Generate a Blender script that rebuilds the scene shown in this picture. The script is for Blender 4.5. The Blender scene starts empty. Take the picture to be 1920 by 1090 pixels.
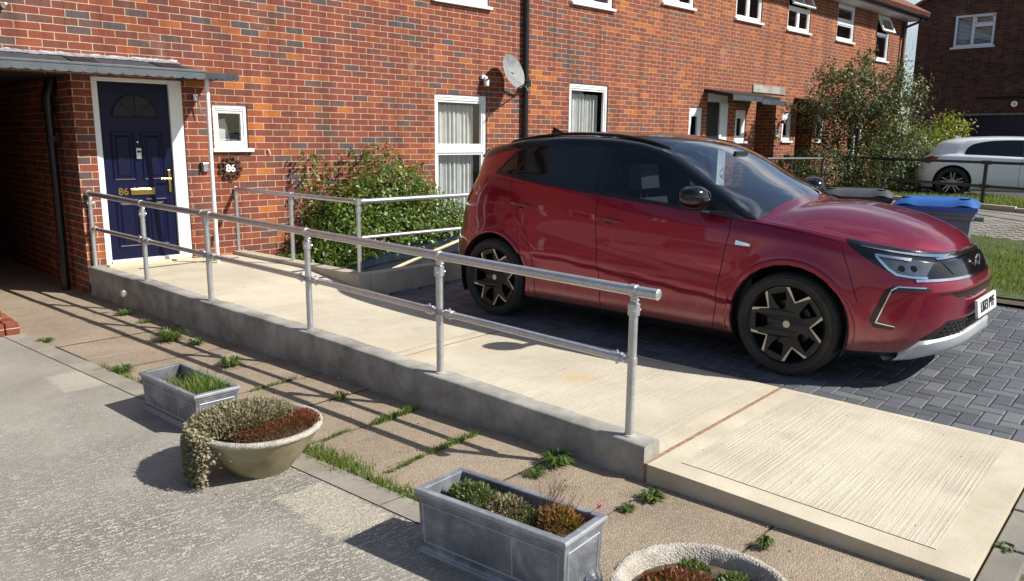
import bpy, bmesh, math, random
from mathutils import Vector, Matrix
from mathutils.bvhtree import BVHTree
from mathutils.geometry import tessellate_polygon
random.seed(7)
R = math.radians
scene = bpy.context.scene
col = scene.collection
# ---------------------------------------------------------------- camera
YAW, PITCH, ROLL, CAMZ = R(44.3), R(10.96), R(-0.53), 1.676
def cam_axes():
    ca, sa, cb, sb = math.cos(YAW), math.sin(YAW), math.cos(PITCH), math.sin(PITCH)
    fw = Vector((sa*cb, ca*cb, -sb)); rt = Vector((ca, -sa, 0)); dn = fw.cross(rt)
    return rt*math.cos(ROLL)+dn*math.sin(ROLL), dn*math.cos(ROLL)-rt*math.sin(ROLL), fw
rt, dn, fw = cam_axes()
cd = bpy.data.cameras.new("camera"); cam = bpy.data.objects.new("camera", cd); col.objects.link(cam)
m = Matrix((rt, -dn, -fw)).transposed().to_4x4(); m.translation = (0, 0, CAMZ)
cam.matrix_world = m
cd.sensor_width = 36; cd.lens = 36*1472/1920; cd.clip_start = .05; cd.clip_end = 3000
scene.camera = cam
# ---------------------------------------------------------------- world, sun, exposure
SUN = Vector((.62, -.99, 1.0)).normalized()
SUN_EL = math.asin(SUN.z); SUN_AZ = math.atan2(SUN.x, SUN.y)
w = bpy.data.worlds.new("World"); scene.world = w; w.use_nodes = True
wn, wl = w.node_tree.nodes, w.node_tree.links
wn.clear()
wo = wn.new('ShaderNodeOutputWorld'); bg = wn.new('ShaderNodeBackground')
sky = wn.new('ShaderNodeTexSky'); sky.sky_type = 'NISHITA'; sky.sun_disc = False
sky.sun_elevation = SUN_EL; sky.sun_rotation = SUN_AZ; sky.air_density = 1.0; sky.dust_density = .6
tc = wn.new('ShaderNodeTexCoord'); mp = wn.new('ShaderNodeMapping'); mp.inputs['Scale'].default_value = (1.2, 1.2, 3.0)
nz = wn.new('ShaderNodeTexNoise'); nz.inputs['Scale'].default_value = 1.9; nz.inputs['Detail'].default_value = 7; nz.inputs['Roughness'].default_value = .56
rp = wn.new('ShaderNodeValToRGB'); rp.color_ramp.elements[0].position = .46; rp.color_ramp.elements[1].position = .62
mx = wn.new('ShaderNodeMix'); mx.data_type = 'RGBA'; mx.inputs['B'].default_value = (7.5, 7.7, 8.0, 1)
wl.new(tc.outputs['Generated'], mp.inputs[0]); wl.new(mp.outputs[0], nz.inputs['Vector']); wl.new(nz.outputs['Fac'], rp.inputs[0])
sx_ = wn.new('ShaderNodeSeparateXYZ'); wl.new(tc.outputs['Generated'], sx_.inputs[0])
mr_ = wn.new('ShaderNodeMapRange'); mr_.inputs[1].default_value = -.15; mr_.inputs[2].default_value = .35; wl.new(sx_.outputs['X'], mr_.inputs[0])
cm_ = wn.new('ShaderNodeMath'); cm_.operation = 'MULTIPLY'; wl.new(rp.outputs['Color'], cm_.inputs[0]); wl.new(mr_.outputs[0], cm_.inputs[1])
wl.new(cm_.outputs[0], mx.inputs['Factor']); wl.new(sky.outputs[0], mx.inputs['A']); wl.new(mx.outputs['Result'], bg.inputs[0])
bg.inputs[1].default_value = .085
wl.new(bg.outputs[0], wo.inputs[0])
sl = bpy.data.lights.new("sun", 'SUN'); so = bpy.data.objects.new("sun", sl); col.objects.link(so)
sl.energy = 5.0; sl.angle = R(.53); sl.color = (1, .955, .88)
so.rotation_euler = SUN.to_track_quat('Z', 'Y').to_euler()
vs = scene.view_settings; vs.view_transform = 'Standard'; vs.look = 'None'; vs.exposure = 0.42; vs.gamma = 1; vs.use_curve_mapping = False

# ---------------------------------------------------------------- node helpers
class NT:
    def __init__(s, name):
        s.m = bpy.data.materials.new(name); s.m.use_nodes = True
        s.t = s.m.node_tree; s.n = s.t.nodes; s.l = s.t.links
        s.b = s.n['Principled BSDF']; s.out = s.n['Material Output']
        s.tc = None
    def new(s, typ, **kw):
        nd = s.n.new(typ)
        for k, v in kw.items():
            if hasattr(nd, k): setattr(nd, k, v)
            else: nd.inputs[k.replace('_', ' ')].default_value = v
        return nd
    def put(s, sock, v):
        if isinstance(v, bpy.types.NodeSocket): s.l.new(v, sock)
        else: sock.default_value = v
    def coord(s, which='Object'):
        if not s.tc: s.tc = s.n.new('ShaderNodeTexCoord')
        return s.tc.outputs[which]
    def mapping(s, v, scale=(1,1,1), rot=(0,0,0), loc=(0,0,0)):
        nd = s.n.new('ShaderNodeMapping'); s.l.new(v, nd.inputs[0])
        nd.inputs['Scale'].default_value = scale; nd.inputs['Rotation'].default_value = rot; nd.inputs['Location'].default_value = loc
        return nd.outputs[0]
    def noise(s, v, scale, detail=4, rough=.55, dist=0, out='Fac'):
        nd = s.n.new('ShaderNodeTexNoise'); s.l.new(v, nd.inputs['Vector'])
        nd.inputs['Scale'].default_value = scale; nd.inputs['Detail'].default_value = detail
        nd.inputs['Roughness'].default_value = rough; nd.inputs['Distortion'].default_value = dist
        return nd.outputs[out]
    def voro(s, v, scale, out='Distance', feature='F1'):
        nd = s.n.new('ShaderNodeTexVoronoi'); nd.feature = feature; s.l.new(v, nd.inputs['Vector']); nd.inputs['Scale'].default_value = scale
        return nd.outputs[out]
    def ramp(s, f, stops, interp='LINEAR'):
        nd = s.n.new('ShaderNodeValToRGB'); s.l.new(f, nd.inputs[0]); cr = nd.color_ramp; cr.interpolation = interp
        while len(cr.elements) < len(stops): cr.elements.new(.5)
        for e, (p, c) in zip(cr.elements, stops):
            e.position = p; e.color = (c if hasattr(c, '__len__') else (c, c, c)) + ((1,) if hasattr(c, '__len__') and len(c) == 3 else ()) if hasattr(c, '__len__') else (c, c, c, 1)
        return nd.outputs[0]
    def mix(s, f, a, b, mode='MIX'):
        nd = s.n.new('ShaderNodeMix'); nd.data_type = 'RGBA'; nd.blend_type = mode
        s.put(nd.inputs['Factor'], f)
        for k, v in (('A', a), ('B', b)):
            if isinstance(v, tuple) and len(v) == 3: v = v+(1,)
            s.put(nd.inputs[k], v)
        return nd.outputs['Result']
    def math(s, op, a, b=0.0, c=0.0):
        nd = s.n.new('ShaderNodeMath'); nd.operation = op
        s.put(nd.inputs[0], a); s.put(nd.inputs[1], b); s.put(nd.inputs[2], c)
        return nd.outputs[0]
    def bump(s, h, strength=.5, dist=.01, normal=None):
        nd = s.n.new('ShaderNodeBump'); s.l.new(h, nd.inputs['Height'])
        nd.inputs['Strength'].default_value = strength; nd.inputs['Distance'].default_value = dist
        if normal is not None: s.l.new(normal, nd.inputs['Normal'])
        return nd.outputs[0]
    def set(s, **kw):
        for k, v in kw.items():
            k = k.replace('_', ' ')
            if isinstance(v, tuple) and len(v) == 3: v = v+(1,)
            s.put(s.b.inputs[k], v)
        return s

def simple(name, c, rough=.5, metal=0.0, var=.12, vscale=8, bump=0.0, bscale=60, coat=0.0, spec=.5):
    n = NT(name); o = n.coord()
    if var:
        f = n.noise(o, vscale, 5, .6)
        lo = tuple(max(0, x*(1-var)) for x in c); hi = tuple(min(1, x*(1+var)) for x in c)
        n.set(Base_Color=n.ramp(f, [(.3, lo), (.7, hi)]))
        n.set(Roughness=n.math('ADD', n.math('MULTIPLY', n.noise(o, vscale*3, 3), .16), rough-.08))
    else: n.set(Base_Color=c, Roughness=rough)
    n.set(Metallic=metal, Coat_Weight=coat, Coat_Roughness=.04, Specular_IOR_Level=spec)
    if bump: n.set(Normal=n.bump(n.noise(o, bscale, 4), bump, .004))
    return n.m

def brick(name, plane, tone=0):
    n = NT(name); o = n.coord()
    sp = n.new('ShaderNodeSeparateXYZ'); n.l.new(o, sp.inputs[0])
    cb = n.new('ShaderNodeCombineXYZ')
    n.l.new(sp.outputs['X' if plane == 'xz' else 'Y'], cb.inputs[0]); n.l.new(sp.outputs['Z'], cb.inputs[1])
    wob = n.noise(o, 9, 2, .5, out='Color')
    vm = n.new('ShaderNodeVectorMath', operation='MULTIPLY_ADD'); n.l.new(wob, vm.inputs[0]); vm.inputs[1].default_value = (.010, .008, 0); n.l.new(cb.outputs[0], vm.inputs[2])
    vec = vm.outputs[0]
    def bt(c1, c2, mo, ms=.0044, sm=.15, bias=0):
        b = n.n.new('ShaderNodeTexBrick'); n.l.new(vec, b.inputs['Vector'])
        b.offset = .5; b.squash = 1
        for k, v in (('Color1', c1), ('Color2', c2), ('Mortar', mo)): b.inputs[k].default_value = v+(1,)
        b.inputs['Scale'].default_value = 1; b.inputs['Brick Width'].default_value = .2295; b.inputs['Row Height'].default_value = .0764
        b.inputs['Mortar Size'].default_value = ms; b.inputs['Mortar Smooth'].default_value = sm; b.inputs['Bias'].default_value = bias
        return b
    b1 = bt((0,0,0), (1,1,1), (.5,.5,.5))
    big = n.noise(o, .55, 3, .5)
    r = n.math('ADD', b1.outputs['Color'], n.math('MULTIPLY', n.math('SUBTRACT', big, .5), .55))
    if tone == 0:
        # the far half of the terrace is laid in a more orange batch
        gx = n.n.new('ShaderNodeMapRange'); n.l.new(sp.outputs['X'], gx.inputs[0]); gx.inputs[1].default_value = 8.5; gx.inputs[2].default_value = 15
        gx.inputs[3].default_value = 0; gx.inputs[4].default_value = .15
        gxo = gx.outputs[0]; r = n.math('ADD', r, n.math('MULTIPLY', gxo, .35))
        stops = [(0, (.120,.100,.105)), (.06, (.150,.102,.098)), (.14, (.20,.085,.068)), (.32, (.24,.075,.054)), (.55, (.28,.078,.052)), (.80, (.32,.090,.052)), (.94, (.39,.118,.050)), (1, (.55,.18,.05))]
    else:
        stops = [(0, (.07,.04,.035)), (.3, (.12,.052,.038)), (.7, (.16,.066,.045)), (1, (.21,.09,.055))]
    bc = n.ramp(r, stops)
    if tone == 0: bc = n.mix(n.math('MULTIPLY', gxo, 2.6), bc, (.40,.125,.055))
    grain = n.noise(o, 70, 5, .65)
    bc = n.mix(.55, bc, n.ramp(grain, [(.25, (.45,.45,.45)), (.75, (1,1,1))]), 'MULTIPLY')
    bc = n.mix(.35, bc, n.ramp(n.noise(o, 14, 4, .6), [(.35, (.55,.52,.5)), (.65, (1,1,1))]), 'MULTIPLY')
    mc = n.ramp(n.noise(o, 25, 4), [(.3, (.44,.32,.21)), (.7, (.66,.51,.34))])
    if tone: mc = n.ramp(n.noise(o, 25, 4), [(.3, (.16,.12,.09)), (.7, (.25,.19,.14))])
    c = n.mix(b1.outputs['Fac'], bc, mc)
    # grime runs and damp patches, faint lime bloom
    run = n.noise(n.mapping(o, scale=(5.5, 5.5, .45)), 1, 5, .65)
    c = n.mix(.8, c, n.ramp(run, [(.34, (.66,.63,.62)), (.56, (1,1,1))]), 'MULTIPLY')
    c = n.mix(n.ramp(n.noise(o, 1.3, 6, .7), [(.60, 0.0), (.80, .32)]), c, (.55,.42,.34))
    n.set(Base_Color=c, Roughness=.86, Specular_IOR_Level=.25)
    h = n.math('SUBTRACT', n.math('MULTIPLY', grain, .35), n.math('MULTIPLY', b1.outputs['Fac'], 1.0))
    n.set(Normal=n.bump(h, .75, .006))
    return n.m

def concrete(name, lo, hi, ridges=0, rot=0, agg=0, aggm=.45, stain=(.25,.2,.15), st=.35, ridge_scale=(2.5, 75), rough=.88, blot=2.2, cracks=0, rdist=.3, rcol=.30, brkw=.25, brks=55, thr=(.42,.58), extra=None, yfade=None):
    n = NT(name); o = n.coord()
    f = n.noise(o, blot, 8, .62)
    c = n.ramp(f, [(.32, lo), (.68, hi)])
    c = n.mix(n.ramp(n.noise(o, blot*.6, 6, .7, .6), [(.56, 0.0), (.74, st)]), c, stain)
    fine = n.noise(o, 130, 4, .7)
    c = n.mix(.5, c, n.ramp(fine, [(.25, (.62,.61,.60)), (.7, (1.0,1.0,1.0))]), 'MULTIPLY')
    h = n.math('MULTIPLY', fine, .25)
    if agg:
        v = n.voro(o, agg, 'Color'); d = n.voro(o, agg)
        sv = n.new('ShaderNodeSeparateXYZ'); n.l.new(v, sv.inputs[0])
        pc = n.ramp(sv.outputs[0], [(0, (.38,.30,.22)), (.35, (.20,.15,.11)), (.6, (.42,.32,.23)), (.85, (.60,.52,.42)), (1, (.75,.70,.62))])
        c = n.mix(aggm, c, pc)
        h = n.math('SUBTRACT', h, n.math('MULTIPLY', d, .9))
    if ridges:
        mv = n.mapping(o, rot=(0, 0, rot))
        mv2 = n.mapping(mv, scale=(ridge_scale[0], ridge_scale[1], 1))
        rn = n.noise(mv2, 1.0, 3, .6, rdist)
        brk = n.noise(mv, brks, 3, .6)
        msk = n.ramp(n.noise(mv, 1.6, 4, .6), [(.35, .25), (.6, 1.0)])
        if yfade:
            spy = n.new('ShaderNodeSeparateXYZ'); n.l.new(o, spy.inputs[0]); ym = n.new('ShaderNodeMapRange'); n.l.new(n.math('ADD', spy.outputs['Y'], n.math('MULTIPLY', n.noise(o, 1.2, 3), 1.5)), ym.inputs[0])
            ym.inputs[1].default_value = yfade[0]; ym.inputs[2].default_value = yfade[1]; ym.inputs[3].default_value = 1; ym.inputs[4].default_value = .22
            msk = n.math('MULTIPLY', msk, ym.outputs[0])
        rr = n.ramp(n.math('ADD', n.math('MULTIPLY', rn, 1-brkw), n.math('MULTIPLY', brk, brkw)), [(thr[0], 0.0), (thr[1], 1.0)])
        h2 = n.math('MULTIPLY', rr, n.math('MULTIPLY', msk, ridges))
        h = n.math('ADD', h, h2)
        c = n.mix(n.math('MULTIPLY', msk, rcol), c, n.mix(rr, tuple(x*.66 for x in lo), tuple(min(1, x*1.22) for x in hi)))
    if extra: c = extra(n, o, c)
    n.set(Base_Color=c, Roughness=rough, Specular_IOR_Level=.3, Normal=n.bump(h, .8, .006))
    return n.m

def leafmat(name, stops, rough=.42, trans=.25, scale=3.0):
    n = NT(name); g = n.new('ShaderNodeNewGeometry')
    r = n.math('ADD', n.math('MULTIPLY', g.outputs['Random Per Island'], .75), n.math('MULTIPLY', n.noise(n.coord(), scale, 3), .4))
    c = n.ramp(r, stops); n.set(Base_Color=c, Roughness=rough, Specular_IOR_Level=.45)
    tr = n.new('ShaderNodeBsdfTranslucent'); n.l.new(n.mix(.5, c, (.5,.6,.08), 'MIX'), tr.inputs[0])
    ms = n.new('ShaderNodeMixShader'); ms.inputs[0].default_value = trans
    n.l.new(n.b.outputs[0], ms.inputs[1]); n.l.new(tr.outputs[0], ms.inputs[2]); n.l.new(ms.outputs[0], n.out.inputs[0])
    return n.m

def glassmat(name, tint=(.9,.95,.95), refl=1.0, rough=.02, f0=.06):
    n = NT(name)
    t = n.new('ShaderNodeBsdfTransparent'); t.inputs[0].default_value = tint+(1,)
    g = n.new('ShaderNodeBsdfGlossy'); g.inputs['Roughness'].default_value = rough
    lw_ = n.new('ShaderNodeLayerWeight'); lw_.inputs[0].default_value = .5
    f = n.math('MINIMUM', n.math('ADD', n.math('MULTIPLY', n.math('POWER', lw_.outputs['Facing'], 5.0), .9*refl), f0+.04), 1.0)
    n.m.use_transparent_shadow = True
    nn = n.bump(n.noise(n.coord(), 2.2, 2), .06, .01); n.l.new(nn, g.inputs['Normal'])
    ms = n.new('ShaderNodeMixShader'); n.l.new(f, ms.inputs[0]); n.l.new(t.outputs[0], ms.inputs[1]); n.l.new(g.outputs[0], ms.inputs[2])
    n.l.new(ms.outputs[0], n.out.inputs[0])
    return n.m

M = {}
M['brick'] = brick('brick facade', 'xz'); M['brick_yz'] = brick('brick side', 'yz')
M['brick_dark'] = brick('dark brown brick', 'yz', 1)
M['upvc'] = simple('white upvc', (.80,.81,.82), .35, var=.04)
M['upvc_dull'] = simple('weathered white upvc', (.66,.66,.64), .45, var=.08)
M['glass'] = glassmat('window glass', tint=(.97,.98,.98), f0=.03, refl=1.0)
M['glass_grey'] = glassmat('bright window glass', tint=(.5,.55,.6), f0=.55, refl=1.0)
M['curtain'] = simple('net curtain', (.50,.51,.49), .9, var=.12, vscale=5)
M['dark_glass'] = simple('privacy glass', (.006,.007,.008), .05, var=0, coat=.3, spec=.5)
M['fan_glass'] = simple('dark obscured glass', (.012,.013,.012), .35, var=.3, vscale=20, spec=.25)
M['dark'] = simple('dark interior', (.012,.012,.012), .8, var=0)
M['blackpipe'] = simple('black painted pipe', (.012,.012,.014), .3, var=.2)
M['lead'] = simple('lead flashing', (.30,.31,.33), .5, .2, var=.5, vscale=14, bump=.8, bscale=22)
M['felt'] = simple('grey roof felt', (.042,.048,.058), .75, var=.3, vscale=10, bump=.5, bscale=90)
M['scallop'] = simple('grey scalloped edging', (.085,.098,.112), .5, var=.18, vscale=9)
M['blackfelt'] = simple('black patch', (.012,.012,.013), .7)
M['blue_door'] = simple('navy blue door paint', (.0025,.004,.028), .42, var=.1, spec=.25)
M['brass'] = simple('brass', (.72,.50,.16), .25, 1.0, var=.08)
M['silver'] = simple('silver metal', (.62,.63,.64), .28, .9, var=.06)
M['plastic_white'] = simple('white plastic', (.75,.75,.74), .4, var=.04)
M['plastic_black'] = simple('black plastic', (.015,.015,.016), .45, var=.1)
M['rust'] = simple('rusty iron', (.075,.032,.020), .7, .3, var=.5, vscale=40)
M['white'] = simple('white paint', (.8,.8,.78), .5, var=.03)
M['yellow_sill'] = simple('pale yellow sill paint', (.72,.62,.30), .6, var=.1)
M['tile'] = simple('red roof tiles', (.22,.085,.05), .8, var=.4, vscale=12, bump=.8, bscale=20)
def galv():
    n = NT('galvanised steel'); o = n.coord()
    c = n.ramp(n.voro(o, 60, 'Distance'), [(.1, (.50,.53,.56)), (.6, (.62,.64,.66))])
    c = n.mix(n.ramp(n.noise(o, 9, 5, .7), [(.45, 0.0), (.7, .5)]), c, (.40,.42,.44))
    n.set(Base_Color=c, Metallic=.8, Roughness=n.math('ADD', n.math('MULTIPLY', n.noise(o, 30, 4), .22), .26), Normal=n.bump(n.noise(o, 45, 5), .25, .004))
    return n.m
M['galv'] = galv()
TH = math.atan2(.0775, .997)
def ramp_spots(n, o, c):
    m2 = n.mapping(o, loc=(.3,.15,0)); d = n.math('ADD', n.voro(m2, 1.15), n.math('MULTIPLY', n.math('SUBTRACT', n.noise(o, 9, 5, .7), .5), .30))
    c = n.mix(n.ramp(d, [(.06, .38), (.19, 0.0)]), c, (.56,.36,.15))
    d2 = n.math('ADD', n.voro(n.mapping(o, loc=(.8,.55,0)), 2.3), n.math('MULTIPLY', n.math('SUBTRACT', n.noise(o, 12, 5, .7), .5), .35))
    return n.mix(n.ramp(d2, [(.05, .35), (.22, 0.0)]), c, (.36,.32,.25))
M['ramp'] = concrete('cream tamped ramp concrete', (.50,.445,.34), (.66,.60,.475), ridges=.42, rot=-TH, ridge_scale=(1.3, 95), rdist=.12, rcol=.16, extra=ramp_spots, stain=(.62,.46,.26), st=.4, blot=1.6)
M['ramp_edge'] = concrete('cream smooth concrete edge', (.51,.45,.335), (.66,.595,.46), stain=(.52,.42,.29), st=.45, blot=3)
M['kerb'] = concrete('grey smooth rendered concrete', (.22,.21,.185), (.47,.45,.405), stain=(.135,.13,.115), st=.65, blot=4.5)
M['kerb_rear'] = concrete('buff concrete kerb', (.40,.355,.28), (.54,.485,.39), stain=(.24,.2,.15), st=.4, blot=4)
def drive_patches(n, o, c):
    # two paler, newer squares of concrete with worn edges
    sp = n.new('ShaderNodeSeparateXYZ'); n.l.new(n.mapping(o), sp.inputs[0]); wn_ = n.math('MULTIPLY', n.math('SUBTRACT', n.noise(o, 16, 4), .5), .10)
    for (cx_, cy_, hx_, hy_, k_) in ((1.75,2.95,.145,.27,.6),(1.50,5.80,.15,.23,.35)):
        dx = n.math('SUBTRACT', n.math('ABSOLUTE', n.math('SUBTRACT', sp.outputs['X'], cx_)), hx_); dy = n.math('SUBTRACT', n.math('ABSOLUTE', n.math('SUBTRACT', sp.outputs['Y'], cy_)), hy_)
        d = n.math('ADD', n.math('MAXIMUM', dx, dy), wn_)
        m_ = n.math('MULTIPLY', n.ramp(n.math('ADD', n.math('MULTIPLY', d, 8), .5), [(.38, 1.0), (.62, 0.0)]), k_)
        c = n.mix(m_, c, n.mix(n.noise(o, 45, 3), (.46,.40,.30), (.66,.60,.48)))
    return c
M['drive'] = concrete('old tamped concrete driveway', (.275,.255,.22), (.42,.395,.345), ridges=1.5, rot=R(7), ridge_scale=(18, 78), stain=(.21,.19,.155), st=.3, blot=1.1, rdist=.25, rcol=.85, brkw=.46, brks=105, thr=(.485,.545), extra=drive_patches, yfade=(4.2, 6.0))
M['drive_patch'] = concrete('pale concrete patch', (.42,.38,.30), (.56,.51,.41), ridges=.9, rot=R(7), ridge_scale=(5, 60), st=.1, blot=2)
M['drive_edge'] = concrete('worn driveway edging', (.24,.215,.175), (.36,.33,.28), stain=(.15,.13,.1), st=.5, blot=3)
M['slab_joint'] = simple('dirty slab joint', (.10,.08,.05), .9, var=.5, vscale=25)
def slab_moss(n, o, c):
    c = n.mix(n.ramp(n.noise(o, 2.7, 7, .7, .8), [(.56, 0.0), (.72, .45)]), c, (.10,.105,.045))
    return n.mix(n.ramp(n.noise(o, 5.5, 6, .7), [(.62, 0.0), (.74, .5)]), c, (.46,.40,.31))
M['slab'] = concrete('exposed aggregate slabs', (.26,.20,.14), (.40,.32,.225), agg=170, aggm=.28, extra=slab_moss, stain=(.15,.115,.075), st=.7, blot=1.9)
M['gravel'] = concrete('brown gravelly earth', (.13,.085,.055), (.24,.165,.105), agg=75, stain=(.07,.05,.035), st=.6, blot=3)
M['joint'] = simple('terracotta joint filler', (.30,.19,.125), .9, var=.35, vscale=30)
M['soil'] = simple('soil', (.085,.060,.042), .95, var=.5, vscale=30, bump=1, bscale=45)
M['grassbase'] = simple('grass ground', (.055,.075,.018), .95, var=.5, vscale=9, bump=1, bscale=50)
M['tarmac'] = simple('asphalt', (.06,.06,.062), .9, var=.25, vscale=20, bump=.6, bscale=150)
M['pave'] = concrete('pavement concrete', (.20,.185,.155), (.30,.28,.24), st=.4)
def paver_mat():
    n = NT('charcoal block paving'); o = n.coord()
    g = n.new('ShaderNodeNewGeometry')
    c = n.ramp(g.outputs['Random Per Island'], [(0, (.080,.086,.100)), (.4, (.105,.112,.128)), (.75, (.128,.136,.152)), (1, (.165,.172,.186))])
    c = n.mix(.5, c, n.ramp(n.noise(o, 160, 4, .7), [(.3, (.55,.55,.55)), (.7, (1,1,1))]), 'MULTIPLY')
    c = n.mix(n.ramp(n.noise(o, 3, 5, .7), [(.5, 0.0), (.8, .35)]), c, (.20,.19,.18))
    n.set(Base_Color=c, Roughness=.72, Specular_IOR_Level=.45, Normal=n.bump(n.noise(o, 120, 4), .5, .004))
    return n.m
M['paver'] = paver_mat()
def planter_mat():
    n = NT('faux lead planter'); o = n.coord()
    f = n.noise(o, 5, 7, .7, .5)
    g = n.new('ShaderNodeNewGeometry')
    c = n.ramp(f, [(.3, (.085,.09,.105)), (.48, (.15,.16,.18)), (.60, (.24,.25,.275)), (.75, (.42,.44,.47))])
    c = n.mix(n.ramp(n.math('ADD', g.outputs['Pointiness'], n.math('MULTIPLY', n.noise(o, 35, 4), .06)), [(.54, 0.0), (.59, .5)]), c, (.50,.52,.55))
    c = n.mix(n.ramp(n.noise(n.mapping(o, scale=(9, 9, 1.5)), 1, 5, .7), [(.55, 0.0), (.75, .5)]), c, (.10,.10,.125))
    n.set(Base_Color=c, Roughness=.5, Metallic=.15, Normal=n.bump(f, .3, .01))
    return n.m
M['planter'] = planter_mat()
M['bowl'] = concrete('weathered stone bowl', (.22,.185,.105), (.38,.33,.21), stain=(.15,.12,.07), st=.6, blot=7)
M['bowl_rim'] = concrete('pale rough stone rim', (.34,.32,.28), (.58,.56,.50), agg=130, aggm=.3, stain=(.16,.14,.11), st=.6, blot=12)
M['grass'] = leafmat('grass blades', [(0, (.035,.075,.010)), (.45, (.075,.15,.020)), (.8, (.15,.22,.040)), (1, (.30,.27,.10))], .5, .3)
M['weed'] = leafmat('weed leaves', [(0, (.025,.06,.012)), (.5, (.06,.12,.022)), (.9, (.12,.17,.04)), (1, (.2,.2,.07))], .5, .25)
M['hedge'] = leafmat('hedge leaves', [(0, (.016,.038,.006)), (.4, (.045,.092,.012)), (.75, (.105,.175,.024)), (.95, (.21,.27,.045)), (1, (.26,.29,.06))], .42, .18, 5)
M['holly'] = leafmat('holly leaves', [(0, (.018,.03,.012)), (.4, (.045,.06,.022)), (.7, (.09,.10,.035)), (1, (.17,.16,.08))], .5, .15)
M['shrub'] = leafmat('dense shrub leaves', [(0, (.02,.034,.010)), (.5, (.055,.08,.026)), (1, (.17,.20,.09))], .5, .18)
M['lime'] = leafmat('yellow green leaves', [(0, (.05,.08,.008)), (.5, (.15,.19,.015)), (1, (.38,.38,.05))], .4, .35)
M['sedum_red'] = leafmat('red sedum', [(0, (.06,.012,.012)), (.5, (.16,.032,.022)), (.85, (.26,.075,.03)), (1, (.12,.14,.04))], .5, .15, 12)
M['sedum_dry'] = leafmat('dry buff stonecrop', [(0, (.09,.065,.04)), (.35, (.18,.14,.085)), (.6, (.26,.22,.13)), (.85, (.34,.30,.20)), (1, (.15,.16,.08))], .7, .12, 16)
M['sedum_green'] = leafmat('grey green sedum', [(0, (.035,.055,.015)), (.5, (.09,.13,.035)), (.9, (.21,.25,.11)), (1, (.30,.22,.13))], .5, .2, 12)
M['sedum_rust'] = leafmat('rusty sedum', [(0, (.09,.035,.012)), (.5, (.26,.10,.03)), (.85, (.38,.20,.06)), (1, (.14,.18,.05))], .5, .2, 12)
M['bark'] = simple('bark', (.10,.075,.055), .9, var=.4, vscale=20, bump=.6)
M['twig'] = simple('pale twigs', (.27,.20,.15), .85, var=.25)
M['stalk'] = simple('dry flower stalk', (.22,.13,.08), .8, var=.3)
M['pink'] = simple('magenta petals', (.55,.03,.22), .6, var=.1)
M['yellow'] = simple('yellow petals', (.8,.55,.02), .6, var=.1)
M['fluff'] = simple('seed fluff', (.75,.74,.70), .9, var=.1)
M['woodpole'] = simple('cream timber pole', (.62,.50,.30), .6, var=.15)
M['terracotta'] = simple('terracotta', (.40,.14,.06), .7, var=.2)
M['dish'] = simple('weathered dish enamel', (.20,.215,.21), .6, .0, var=.35, vscale=9)
M['pond'] = simple('navy plastic sheet', (.010,.016,.035), .22, var=.2)
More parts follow.
